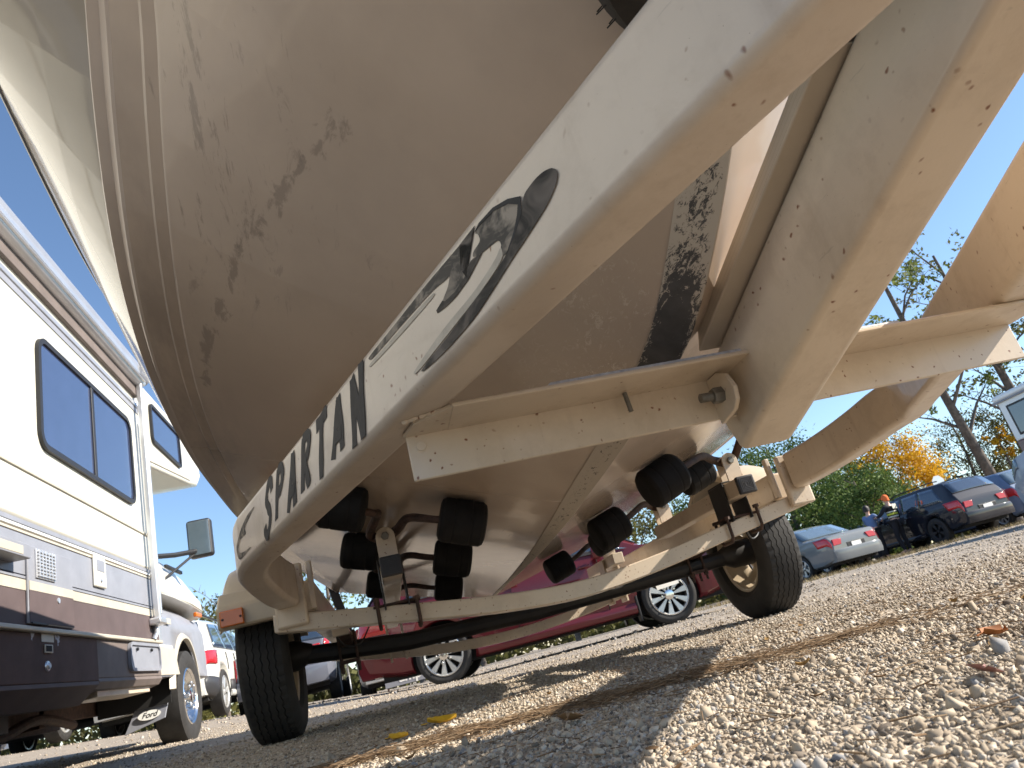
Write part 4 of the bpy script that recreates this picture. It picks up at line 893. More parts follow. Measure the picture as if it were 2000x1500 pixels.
# front wheel with chrome cover
def wheel_parts(parent, c, ax, R, wd, mt_rim, spokes=0, chrome_lugs=0, rimr=.62, n=40):
    c = Vector(c); ax = Vector(ax).normalized()
    hub = MB().lathe([(-wd*.3, R*.2), (wd*.36, R*.12), (wd*.40, R*.10), (wd*.42, .01)], c, ax, 16).build('wheel', mt_rim, parent)
    pr = [(-wd*.42, R*rimr), (-wd*.5, R*(rimr+.12)), (-wd*.5, R*.90), (-wd*.42, R*.985), (-wd*.2, R), (wd*.2, R), (wd*.42, R*.985), (wd*.5, R*.90), (wd*.5, R*(rimr+.12)), (wd*.42, R*rimr)]
    ref = Vector((0, 0, 1)); a = ax.cross(ref).normalized(); b = ax.cross(a)
    MB().loft([[c+ax*t+(a*math.cos(2*PI*k/n)+b*math.sin(2*PI*k/n))*r for k in range(n)] for t, r in pr], cap=False).build('tyre', MT['tyre'], hub, smooth=35)
    mb = MB(); pr = [(wd*.44, R*rimr*1.02), (wd*.47, R*rimr*.98), (wd*.40, R*rimr*.92), (-wd*.40, R*rimr*.90), (-wd*.42, R*rimr)]
    rings = [[c+ax*t+(a*math.cos(2*PI*k/n)+b*math.sin(2*PI*k/n))*r for k in range(n)] for t, r in pr]; mb.loft(rings, cap=False)
    if spokes:
        for s_ in range(spokes):
            th = 2*PI*s_/spokes+.15; d = a*math.cos(th)+b*math.sin(th); e = ax.cross(d)
            r0, r1 = R*.17, R*rimr*.95; w0, w1 = r0*PI/spokes*.62, r1*PI/spokes*(.60 if spokes >= 9 else .42)
            q = []
            for r, w, t in ((r0, w0, wd*.40), (r1, w1, wd*.43)):
                q.append([c+d*r-e*w+ax*(t-.02), c+d*r+e*w+ax*(t-.02), c+d*r+e*w*.8+ax*t, c+d*r-e*w*.8+ax*t])
            mb.loft(q)
    else:
        pr = [(wd*.40, R*rimr*.93), (wd*.20, R*rimr*.86), (wd*.30, R*rimr*.5), (wd*.34, R*.14)]
        mb.loft([[c+ax*t+(a*math.cos(2*PI*k/n)+b*math.sin(2*PI*k/n))*r for k in range(n)] for t, r in pr], cap=False)
    mb.build('rim', mt_rim, hub, smooth=35)
    MB().lathe([(-wd*.1, R*rimr*.9), (-wd*.08, R*rimr*.9)], c, ax, 24).build('brake', MT['well'], hub)
    if chrome_lugs:
        lg = MB()
        for k in range(chrome_lugs):
            th = 2*PI*k/chrome_lugs; d = a*math.cos(th)+b*math.sin(th)
            lg.lathe([(wd*.28, .016), (wd*.52, .016), (wd*.56, .008)], c+d*R*.27, ax, 6)
        lg.lathe([(wd*.2, R*.20), (wd*.50, R*.17), (wd*.54, R*.1)], c, ax, 16); lg.build('wheel_nuts', MT['chrome'], hub)
    return hub
wheel_parts(RV, (-.175, WC.y, WC.z), (1, 0, 0), .378, .22, MT['chrome'], 0, 8, rimr=.60)
wheel_parts(RV, (-2.12, WC.y, WC.z), (-1, 0, 0), .378, .22, MT['chrome'], 0, 0, rimr=.60)
wheel_parts(RV, (-.22, -1.2, WC.z), (1, 0, 0), .378, .22, MT['chrome'], 0, 8, rimr=.60)
# mud flap with its oval badge
FL = MB().hexa([(-.46, 2.99, .20), (-.16, 2.99, .26), (-.16, 3.01, .26), (-.46, 3.01, .20), (-.30, 3.11, .58), (-.10, 3.11, .60), (-.10, 3.13, .60), (-.30, 3.13, .58)]).build('mud_flap', MT['rvgrey'], RV, bevel=.003)
nrm = Vector((0, -.94, .30)).normalized()
E_ = Vector((-.275, 3.006, .305)); ex = Vector((1, 0, 0)); ez = Vector((0, .30, .94)).normalized()
MB().prism([E_+ex*.085*math.cos(2*PI*k/28)+ez*.036*math.sin(2*PI*k/28)+nrm*.004 for k in range(28)], nrm*.003).build('oval_badge', MT['plate'], FL, smooth=0)
def text_obj(name, txt, size, mat, parent, mw, shear=0, bold=0):
    cu = bpy.data.curves.new(name, 'FONT'); cu.body = txt; cu.size = size; cu.align_x = 'CENTER'; cu.align_y = 'CENTER'; cu.shear = shear; cu.offset = bold; cu.extrude = .0004
    tmp = bpy.data.objects.new(name, cu); COL.objects.link(tmp); bpy.context.view_layer.update()
    m = bpy.data.meshes.new_from_object(tmp.evaluated_get(bpy.context.evaluated_depsgraph_get())); bpy.data.objects.remove(tmp)
    m.transform(mw); m.materials.clear(); m.materials.append(mat); o = bpy.data.objects.new(name, m); COL.objects.link(o); o.parent = parent; return o
def frame_m(o, x, y, z): return Matrix(((x.x, y.x, z.x, o.x), (x.y, y.y, z.y, o.y), (x.z, y.z, z.z, o.z), (0, 0, 0, 1)))
text_obj('badge_lettering', 'Ford', .058, MT['decal'], FL, frame_m(E_+nrm*.0085, ex, ez, nrm), .35, .0006)
# ------------------------------------------------------------------ vehicles
def car(name, label, cat, loc, heading, typ, pmat, L=4.75, Wd=1.82, H=1.47, wb=2.75, fo=.95, R=.325, spokes=10, simple=False, group=None, rim='alloy', dark_glass='glass', tail=True, flap=False, rimr=.70, trim=False):
    """local frame: x towards the front, y to the left, z up; origin on the ground midway between the axles"""
    root = thing(name, label, cat, loc, (0, 0, heading), group)
    xf, xr = wb/2+fo, wb/2+fo-L
    T = {'sedan': ([(0, .70), (.01, .88), (.03, .985), (.16, 1.02), (.20, 1.03), (.315, 1.37), (.36, 1.43), (.50, 1.47), (.60, 1.43), (.64, 1.38), (.765, .99), (.86, .94), (.95, .82), (.985, .70), (1, .55)], .93),
         'suv': ([(0, .62), (.005, .90), (.015, 1.05), (.035, 1.22), (.10, 1.62), (.13, 1.66), (.30, 1.71), (.50, 1.70), (.60, 1.63), (.645, 1.55), (.755, 1.13), (.86, 1.07), (.94, .98), (.985, .80), (1, .6)], 1.05),
         'wagon': ([(0, .62), (.006, .86), (.03, 1.02), (.10, 1.40), (.13, 1.45), (.35, 1.50), (.52, 1.48), (.60, 1.43), (.64, 1.37), (.76, 1.0), (.86, .95), (.95, .82), (.985, .7), (1, .55)], .95),
         'pickup': ([(0, .7), (.005, .9), (.01, 1.12), (.36, 1.14), (.365, 1.20), (.40, 1.72), (.43, 1.80), (.58, 1.80), (.62, 1.74), (.72, 1.22), (.88, 1.16), (.97, 1.05), (.99, .8), (1, .6)], 1.12)}[typ]
    prof, belt = T; zs = H/max(z for _, z in prof); prof = [(t, z*zs) for t, z in prof]; belt *= zs
    pt, pz = np.array(prof).T
    zlo = .21 if typ in ('sedan', 'wagon') else .28
    def top(x): return float(np.interp((x-xr)/L, pt, pz))
    def hw(x):
        t = (x-xr)/L; e = min(t, 1-t)
        return Wd/2*(1-.16*max(0, 1-e/.10)**2.2)*(1-.02*abs(2*t-1))
    def section(x):
        zt, w = top(x), hw(x); zb = min(belt+.02*math.sin((x-xr)/L*PI), zt-.035); zl = zlo+.10*max(0, 1-min((x-xr), (xf-x))/.5)
        zl = min(zl, zb-.2); cab = max(0, zt-zb-.06); yi = w*.965-cab*.36
        return [(0, zl), (w*.86, zl), (w*.955, zl+.05), (w*.985, zl+.16), (w*1.0, zl+(zb-zl)*.55), (w*.992, zl+(zb-zl)*.80), (w*.968, zb),
                (yi+.02*min(1, cab*5), zb+(zt-.05-zb)*.9 if cab else zb+.012), (yi-.05, zt-.018), (yi*.55, zt+.0), (0, zt+.01)]
    NK = 11
    xs_ = sorted(set([xr+L*t for t in np.linspace(0, 1, 56)]+[xr+L*t for t, _ in prof]))
    mb = MB(); rings = []
    for x in xs_:
        s = section(x); rings.append([(x, y, z) for y, z in s]+[(x, -y, z) for y, z in s[-2:0:-1]])
    mb.loft(rings); body = mb.build('body', pmat, root, smooth=38)
    fx, rx = wb/2, -wb/2
    cm = MB()
    for x in (fx, rx):
        for s in (-1, 1): cm.lathe([(0, R*1.17), (.42, R*1.17)], (x, s*(Wd/2-.34), R*1.03), (0, s, 0), 32)
    cut = cm.build('cutter', None, None); cut.matrix_world = root.matrix_basis.copy()
    bo = body.modifiers.new('arch', 'BOOLEAN'); bo.object = cut; bo.operation = 'DIFFERENCE'; bo.solver = 'EXACT'
    bpy.context.view_layer.update()
    me = bpy.data.meshes.new_from_object(body.evaluated_get(bpy.context.evaluated_depsgraph_get())); body.modifiers.clear(); body.data = me
    bpy.data.objects.remove(cut)
    me.shade_smooth(); me.set_sharp_from_angle(angle=math.radians(35))
    def SP(x, k, side, off):
        s = section(x); i = min(int(k), NK-2); f = k-i; y = s[i][0]*(1-f)+s[i+1][0]*f; z = s[i][1]*(1-f)+s[i+1][1]*f
        ty, tz = s[i+1][0]-s[i][0], s[i+1][1]-s[i][1]; l = math.hypot(ty, tz) or 1
        ny, nz = tz/l, -ty/l
        return Vector((x, side*(y+ny*off), z+nz*off))
    def patch(nm, x0, x1, k0, k1, side, mat, off=.006, n=8, m=4, x0b=None, x1b=None, par=None):
        mb = MB(); rows = []
        for i in range(n+1):
            r = []
            for j in range(m+1):
                a, b = i/n, j/m; xa = x0+((x0 if x0b is None else x0b)-x0)*b; xb = x1+((x1 if x1b is None else x1b)-x1)*b
                r.append(SP(xa+(xb-xa)*a, k0+(k1-k0)*b, side, off))
            rows.append(r)
        mb.loft(rows, cap=False, closed=False); o = mb.build(nm, mat, par or root, smooth=50)
        w = o.modifiers.new('thick', 'SOLIDIFY'); w.thickness = .012; w.offset = -1 if side > 0 else 1
        return o
    tx = lambda t: xr+L*t
    G = MT[dark_glass]
    WS = {'sedan': (.215, .42, .435, .66), 'suv': (.09, .30, .46, .69), 'wagon': (.12, .36, .45, .67), 'pickup': (.41, .50, .51, .66)}[typ]
    for s in (-1, 1):
        a0, a1, b0, b1 = map(tx, WS)
        sl = L*.055
        patch('side_window', a0+sl*.3, a1, 6.12, 7.0, s, G, x0b=a0+sl*1.6); patch('side_window', b0, b1+sl, 6.12, 7.0, s, G, x1b=b1-sl*1.2)
        if typ == 'suv': patch('side_window', tx(.30)+.04, tx(.46)-.04, 6.12, 7.0, s, G)
    # windscreen and rear window over the sloping top
    def screen(nm, x0, x1, mat):
        mb = MB(); rows = []
        for i in range(7):
            x = x0+(x1-x0)*i/6; s = section(x); yi = s[8][0]; dz = (top(x+.02)-top(x-.02))/.04; l = math.hypot(1, dz); nx_, nz_ = -dz/l, 1/l
            rows.append([(x+nx_*.008, y, s[9][1]+.010*(1-abs(y/yi))+nz_*.008-.012*abs(y/yi)**3) for y in np.linspace(-yi, yi, 7)])
        mb.loft(rows, cap=False, closed=False); o = mb.build(nm, mat, root, smooth=60); w = o.modifiers.new('thick', 'SOLIDIFY'); w.thickness = .012; w.offset = 1 if x1 > x0 else -1
        return o
    fw_ = {'sedan': (.645, .755), 'suv': (.65, .745), 'wagon': (.645, .75), 'pickup': (.625, .71)}[typ]; screen('windscreen', tx(fw_[0]), tx(fw_[1]), MT['glassl'])
    rw_ = {'sedan': (.205, .31), 'suv': (.042, .095), 'wagon': (.035, .098), 'pickup': (.369, .397)}[typ]; screen('rear_window', tx(rw_[0]), tx(rw_[1]), MT['glassl'] if typ == 'sedan' else G)
    # lamps, bumpers, plate
    for s in (-1, 1):
        t1 = .085 if typ != 'pickup' else .03
        patch('tail_lamp', tx(.004), tx(t1), 4.55, 6.0, s, MT['red'], .010, x1b=tx(t1*1.35))
        patch('headlamp', tx(.925), tx(.985), 4.9, 6.0, s, MT['glassl'], .010)
        zb = belt*.86; yw = hw(xr)*.99
        MB().hexa([(xr-.012, s*yw*.62, zb-.10), (xr-.004, s*yw*.97, zb-.11), (xr+.05, s*yw*.97, zb-.11), (xr+.05, s*yw*.62, zb-.10), (xr-.004, s*yw*.55, zb+.05), (xr+.0, s*yw*.93, zb+.06), (xr+.06, s*yw*.93, zb+.06), (xr+.06, s*yw*.55, zb+.05)]).build('tail_lamp', MT['red'], root, bevel=.01)
    bw = hw(xr)
    for nm, x, q in (('rear_bumper', xr, -1), ('front_bumper', xf, 1)):
        mb = MB(); rings = []
        for y in np.linspace(-1, 1, 15):
            yy = y*bw*1.03; dx = .06*(1-abs(y)**5)-.02; x0 = x+q*dx; zc = zlo+.22
            rings.append([(x0+q*.0, yy, zc+.15), (x0+q*.035, yy, zc+.10), (x0+q*.04, yy, zc-.06), (x0+q*.01, yy, zc-.16), (x-q*.25, yy, zc-.16), (x-q*.25, yy, zc+.15)])
        mb.loft(rings).build(nm, pmat, root, smooth=40)
    MB().box(xr-.022, xr-.012, -.16, .16, belt*.58, belt*.58+.15).build('licence_plate', MT['plate'], root, bevel=.004)
    MB().box(xr-.010, xr+.02, -.30, .30, belt*.56, belt*.56+.19).build('plate_recess', MT['blackp'], root, bevel=.01)
    if not simple:
        for s in (-1, 1):
            for t in ((.41, .64) if typ != 'pickup' else (.5, .63)): patch('door_gap', tx(t), tx(t)+.008, 2.6, 6.0, s, MT['well'], .0015, n=1, m=8)
            patch('door_gap', tx(.27), tx(.27)+.008, 4.2, 6.0, s, MT['well'], .0015, n=1, m=6)
            for t in (.43, .62): patch('door_handle', tx(t-.03), tx(t), 5.35, 5.55, s, pmat, .022, n=3, m=2)
            MB().lathe([(-.07, .02), (-.06, .07), (.0, .085), (.05, .07), (.06, .03)], (tx(.645), s*(Wd/2+.07), belt+.06), (1, 0, 0), 12).build('door_mirror', pmat, root)
            # sill moulding
            mb = MB(); rings = []
            for x in np.linspace(rx+R*1.25, fx-R*1.25, 8): w = hw(x); rings.append([(x, s*(w*.97), zlo+.01), (x, s*(w*1.012), zlo+.03), (x, s*(w*1.015), zlo+.085), (x, s*(w*.985), zlo+.13)])
            mb.loft(rings).build('sill', pmat, root, smooth=60)
        if flap:
            for x in (fx,):
                for s in (-1, 1): MB().hexa([(x-R*1.22, s*(Wd/2-.02), .12), (x-R*1.14, s*(Wd/2-.02), .12), (x-R*1.14, s*(Wd/2-.22), .12), (x-R*1.22, s*(Wd/2-.22), .12), (x-R*1.25, s*(Wd/2+.012), .40), (x-R*1.16, s*(Wd/2+.012), .42), (x-R*1.16, s*(Wd/2-.22), .42), (x-R*1.25, s*(Wd/2-.22), .40)]).build('mud_flap', MT['blackp'], root, bevel=.01)
    if trim:
        for s in (-1, 1):
            for a, b in ((xr+.02, rx-R*1.22), (rx+R*1.22, fx-R*1.22), (fx+R*1.22, xf-.02)): patch('lower_trim', a, b, 1.0, 3.5, s, MT['cap'], .01)
    if typ == 'suv':
        for s in (-1, 1): MB().tube([(tx(.14), s*hw(0)*.66, H+.02), (tx(.2), s*hw(0)*.68, H+.05), (tx(.5), s*hw(0)*.68, H+.05), (tx(.56), s*hw(0)*.66, H+.0)], .018, 6).build('roof_rail', MT['blackp'], root)
    # dark underbody and wells, then wheels
    MB().box(xr+.25, xf-.25, -Wd/2+.16, Wd/2-.16, zlo-.02, zlo+.30).build('underbody', MT['well'], root)
    for x in (fx, rx):
        for s in (-1, 1):
            MB().prism([(x+math.cos(a)*R*1.165, s*(Wd/2-.33), R*1.03+max(-.1, math.sin(a)*R*1.165)) for a in np.linspace(-.2, PI+.2, 20)], (0, s*.02, 0)).build('wheel_well', MT['well'], root)
            wheel_parts(root, (x, s*(Wd/2-.115), R), (0, s, 0), R, .215, MT[rim], spokes, 5 if spokes >= 10 else 0, rimr=rimr, n=44 if spokes >= 10 else 28)
    return root
# red car: front to the right, seen side on beyond the trailer
h2, h1 = Vector((.0, 9.10)), Vector((2.71, 8.56)); dirv = (h1-h2).normalized(); nrm2 = Vector((-dirv.y, dirv.x)); mid = (h1+h2)/2+nrm2*.80
car('red_car', 'metallic red estate car parked side on behind the trailer with ten spoke silver wheels', 'car', (mid.x, mid.y, gz(1.3, 8.8)-.004), math.atan2(dirv.y, dirv.x), 'wagon', CARP['red'], L=4.75, wb=2.76, fo=.98, H=1.50, R=.330, spokes=10, flap=True)
UP = PI/2
car('parked_car', 'silver sedan with red tail lamps parked left of the black sport utility vehicle', 'car', (11.75, 20.6, gz(11.7, 20)), UP+.10, 'sedan', CARP['silver'], L=5.0, Wd=1.86, H=1.46, spokes=5, group='cars parked along the tree line')
car('parked_car', 'black sport utility vehicle with the two people standing at its left side', 'car', (15.78, 19.75, gz(16, 19)), UP+.03, 'suv', CARP['navy'], L=4.8, Wd=1.84, H=1.66, R=.37, spokes=5, rim='blackp', rimr=.6, group='cars parked along the tree line')
car('parked_car', 'steel blue car parked just right of the black sport utility vehicle', 'car', (18.55, 20.3, gz(19, 20)), UP+.02, 'wagon', CARP['blue'], L=4.5, Wd=1.8, H=1.62, spokes=7, dark_glass='glassl', group='cars parked along the tree line')
car('parked_car', 'slate grey sedan mostly hidden behind the silver sedan', 'car', (15.6, 25.6, gz(14, 26)), UP+.12, 'sedan', CARP['slate'], spokes=5, simple=True, group='cars parked along the tree line')
car('parked_car', 'dark blue sedan with only its roof and rear side showing beyond the woman in blue', 'car', (18.6, 26.6, gz(16, 24)), UP+.1, 'sedan', CARP['blue'], H=1.5, spokes=5, simple=True, group='cars parked along the tree line')
car('parked_car', 'pale silver off-road vehicle cut off by the right edge of the picture', 'car', (10.28, 7.65, gz(10, 8)), UP-.02, 'suv', CARP['jeep'], L=4.5, Wd=1.85, H=1.78, R=.38, spokes=6, group='cars parked along the tree line')
car('parked_car', 'white sport utility vehicle with grey lower trim behind the front wheel of the motorhome', 'car', (-4.22, 14.9, gz(-4, 14)), UP, 'suv', CARP['white'], L=4.6, Wd=1.85, H=1.62, R=.36, spokes=6, trim=True, group='cars parked beyond the motorhome')
car('parked_car', 'grey pickup seen through the frame beside the left trailer wheel', 'pickup', (-2.5, 17.0, gz(-2, 16)), UP, 'pickup', CARP['grey'], L=5.3, Wd=1.85, H=1.75, R=.37, wb=3.3, spokes=6, simple=True, group='cars parked beyond the motorhome')
car('parked_car', 'white car whose tail shows between the left trailer wheel and the red car', 'car', (-.32, 16.3, gz(0, 16)), UP, 'sedan', CARP['white'], spokes=6, simple=True, group='cars parked beyond the motorhome')
car('parked_car', 'black sport utility vehicle with bright alloy wheels seen under the motorhome', 'car', (-6.25, 13.9, gz(-6, 13)), UP, 'suv', CARP['black'], L=4.6, Wd=1.85, H=1.62, R=.36, spokes=6, simple=True, group='cars parked beyond the motorhome')
car('parked_car', 'dark slate sedan furthest left under the motorhome', 'car', (-8.6, 14.2, gz(-8, 13)), UP, 'sedan', CARP['slate'], spokes=6, simple=True, group='cars parked beyond the motorhome')
# camper box at the right edge
cl_ = Vector((11.55, 7.25)); CZ = gz(12, 12)
cb = thing('camper', 'white and maroon camper with a dark window at the right edge', 'camper', (cl_.x, cl_.y, CZ))
def cbx(nm, x0, x1, y0, y1, z0, z1, mat, par=cb, bev=.02): return MB().box(x0, x1, y0, y1, z0, z1).build(nm, mat, par, bevel=bev)
cbx('lower_wall', 0, 2.0, 0, 4.2, .45, 1.48, CARP['maroon'])
cbx('upper_wall', .0, 2.0, .0, 4.2, 1.481, 2.28, MT['white'])
cbx('roof', -.05, 2.05, -.06, 4.25, 2.281, 2.40, MT['white'], bev=.04)
cbx('roof_seam', -.06, 2.06, -.07, 4.26, 2.25, 2.28, MT['rvgrey'], bev=.004)
w_ = cbx('window', .25, 1.8, -.012, .01, 1.56, 2.16, MT['blackp'], bev=.01); cbx('pane', .30, 1.75, -.018, -.0125, 1.60, 2.12, MT['glass'], w_, .003)
w_ = cbx('window', -.012, .01, .35, 4.05, 1.56, 2.16, MT['blackp'], bev=.01); cbx('pane', -.018, -.0125, .40, 4.0, 1.60, 2.12, MT['glass'], w_, .003)
cbx('chassis', .2, 1.8, .2, 4.0, .3, .449, MT['blackp'])
for s, x in ((-1, .14), (1, 1.86)): wheel_parts(cb, (x, 2.4, .34), (s, 0, 0), .34, .2, MT['alloy'], 6)

# lettered banner lying between the cars
bn = thing('banner', 'blue-grey banner with white lettering low on the ground behind the tail of the red car', 'banner', (-.42, 12.3, gz(0, 12)))
MB().box(-.34, .75, 0, .02, .11, .34).build('panel', MT['rvgrey'], bn, bevel=.004)
text_obj('lettering', 'amp', .21, MT['plate'], bn, frame_m(Vector((.06, -.004, .225)), Vector((1, 0, 0)), Vector((0, 0, 1)), Vector((0, -1, 0))), 0, .006)
for x in (-.3, .7): MB().box(x-.015, x+.015, .005, .03, -.05, .109).build('stake', MT['rusty'], bn)
# small sign on a post
sg = thing('road_sign', 'small grey sign on a post standing before the yellow tree', 'sign', (18.75, 21.86, gz(18, 21)))
MB().tube([(0, 0, -.1), (0, 0, 2.2)], .03, 8).build('post', MT['alum'], sg)
MB().prism([(.26*math.cos(PI/8+k*PI/4), -.035, 1.95+.28*math.sin(PI/8+k*PI/4)) for k in range(8)], (0, .006, 0)).build('plate', MT['alum'], sg, smooth=0)

# ------------------------------------------------------------------ people
def person(label, loc, rz, pose, cloth, legs, hair, height=1.75, extra=None):
    k = height/1.75
    root = thing('person', label, 'person', loc, (0, 0, rz))
    J = dict(pelvis=(0, 0, .95), chest=(0, .02, 1.25), neck=(0, .02, 1.48), head=(0, .05, 1.60), crown=(0, .045, 1.72),
             hipL=(-.10, 0, .90), kneeL=(-.11, .03, .50), ankL=(-.11, -.02, .09), toeL=(-.12, .15, .04), hipR=(.10, 0, .90), kneeR=(.11, .03, .50), ankR=(.11, -.02, .09), toeR=(.12, .15, .04),
             shL=(-.19, .01, 1.40), elL=(-.25, -.02, 1.12), wrL=(-.24, .10, .90), haL=(-.24, .14, .82), shR=(.19, .01, 1.40), elR=(.25, -.02, 1.12), wrR=(.24, .10, .90), haR=(.24, .14, .82))
    J.update(pose)
    R_ = dict(pelvis=.145, chest=.15, neck=.055, head=.085, crown=.07, hipL=.09, kneeL=.06, ankL=.042, toeL=.038, hipR=.09, kneeR=.06, ankR=.042, toeR=.038, shL=.065, elL=.045, wrL=.032, haL=.035, shR=.065, elR=.045, wrR=.032, haR=.035)
    E_ = [('pelvis', 'chest'), ('chest', 'neck'), ('neck', 'head'), ('head', 'crown'), ('chest', 'shL'), ('shL', 'elL'), ('elL', 'wrL'), ('wrL', 'haL'), ('chest', 'shR'), ('shR', 'elR'), ('elR', 'wrR'), ('wrR', 'haR'), ('pelvis', 'hipL'), ('hipL', 'kneeL'), ('kneeL', 'ankL'), ('ankL', 'toeL'), ('pelvis', 'hipR'), ('hipR', 'kneeR'), ('kneeR', 'ankR'), ('ankR', 'toeR')]
    def skinned(nm, keys, mat, grow=1., sub=2, rootk=None):
        m = bpy.data.meshes.new(nm); ids = {q: i for i, q in enumerate(keys)}
        m.from_pydata([tuple(c*k for c in J[q]) for q in keys], [(ids[a], ids[b]) for a, b in E_ if a in ids and b in ids], [])
        o = bpy.data.objects.new(nm, m); COL.objects.link(o); o.parent = root
        o.modifiers.new('skin', 'SKIN')
        for q, i in ids.items(): m.skin_vertices[0].data[i].radius = (R_[q]*grow*k, R_[q]*grow*k*(.72 if q in ('pelvis', 'chest') else 1)); 
        m.skin_vertices[0].data[ids[rootk or keys[0]]].use_root = True
        s = o.modifiers.new('sub', 'SUBSURF'); s.levels = s.render_levels = sub
        bpy.context.view_layer.update(); me = bpy.data.meshes.new_from_object(o.evaluated_get(bpy.context.evaluated_depsgraph_get()))
        o.modifiers.clear(); o.data = me; me.materials.clear(); me.materials.append(mat)
        for p in me.polygons: p.use_smooth = True
        return o
    skinned('body', list(J), MT['skin'], 1.0, 2)
    skinned('shirt', ['pelvis', 'chest', 'shL', 'elL', 'shR', 'elR'] if extra != 'vest' else ['pelvis', 'chest', 'shL', 'elL', 'wrL', 'shR', 'elR', 'wrR'], cloth, 1.13, 2)
    skinned('trousers', ['pelvis', 'hipL', 'kneeL', 'ankL', 'hipR', 'kneeR', 'ankR'], legs, 1.16, 2)
    hd = Vector(J['head'])*k
    for s in (-1, 1): MB().lathe([(-.01, .002), (0, .011), (.008, .002)], hd+Vector((s*.03, .085, .0)), (0, 1, 0), 8).build('eye', MT['hair'], root)
    MB().lathe([(0, .014), (.03, .004)], hd+Vector((0, .078, -.03)), (0, 1, -.2), 8).build('nose', MT['skin'], root)
    MB().box(hd.x-.025, hd.x+.025, hd.y+.07, hd.y+.082, hd.z-.062, hd.z-.055).build('mouth', MT['red'], root)
    for s in (-1, 1):
        hp, wp = Vector(J['haL' if s < 0 else 'haR'])*k, Vector(J['wrL' if s < 0 else 'wrR'])*k; d = (hp-wp).normalized(); e = d.cross(Vector((0, 0, 1))); e = (e if e.length > .1 else d.cross(Vector((0, 1, 0)))).normalized()
        fm = MB()
        for q in range(4): b0 = hp+e*(.027-.018*q); fm.tube([b0-d*.01, b0+d*.05, b0+d*(.085-.012*abs(q-1.3))+d.cross(e)*.02], [.009, .0085, .007], 6)
        fm.tube([hp-e*.03*s-d*.02, hp-e*.055*s+d*.02, hp-e*.055*s+d*.05], [.010, .009, .007], 6); fm.build('fingers', MT['skin'], root)
    # hair or cap
    hb = MB(); rings = []
    for i in range(7):
        a = PI/2*i/6; rings.append([(hd.x+.100*math.cos(a)*math.cos(t), hd.y-.012+.112*math.cos(a)*math.sin(t), hd.z+.015+.135*math.sin(a)-(.07 if i == 0 and math.sin(t) < .2 else 0)) for t in np.linspace(0, 2*PI, 18, endpoint=False)])
    hb.loft(rings)
    if hair == 'cap':
        hb.prism([(hd.x-.08, hd.y+.08, hd.z+.05), (hd.x+.08, hd.y+.08, hd.z+.05), (hd.x+.06, hd.y+.20, hd.z+.035), (hd.x-.06, hd.y+.20, hd.z+.035)], (0, 0, .012)); hb.build('cap', MT['orangecloth'], root, smooth=60)
    else: hb.build('hair', MT['hair'], root, smooth=60)
    if extra == 'vest':
        for z, mt_, hh in ((1.06, 'reflect', .035), (1.13, 'yelcloth', .05), (1.205, 'reflect', .03)):
            rr = [(.195*math.cos(t), .01+.135*math.sin(t)) for t in np.linspace(0, 2*PI, 20, endpoint=False)]
            MB().loft([[(x, y, z*k) for x, y in rr], [(x, y, (z+hh)*k) for x, y in rr]]).build('vest_band', MT[mt_], root, smooth=60)
        MB().box(-.11, .11, -.150, -.135, 1.28*k, 1.42*k).build('back_print', MT['reflect'], root, bevel=.01)
    return root
person('person in dark work clothes with pale bands and orange cap beside the black vehicle', (14.52, 19.3, gz(14, 19)), .35, dict(elL=(-.36, .14, 1.20), wrL=(-.24, .36, 1.18), haL=(-.20, .43, 1.18), kneeL=(-.14, .06, .5), ankL=(-.17, -.03, .09), toeL=(-.2, .14, .04)), MT['darkcloth'], MT['darkcloth'], 'cap', 1.80, 'vest')
person('person with dark hair in blue t-shirt and dark trousers reaching towards the other', (14.15, 19.9, gz(14, 19)), -1.2, dict(elR=(.27, .16, 1.16), wrR=(.18, .38, 1.22), haR=(.15, .45, 1.24), elL=(-.26, .14, 1.14), wrL=(-.14, .34, 1.16), haL=(-.10, .41, 1.18)), MT['bluecloth'], MT['darkcloth'], 'hair', 1.66)

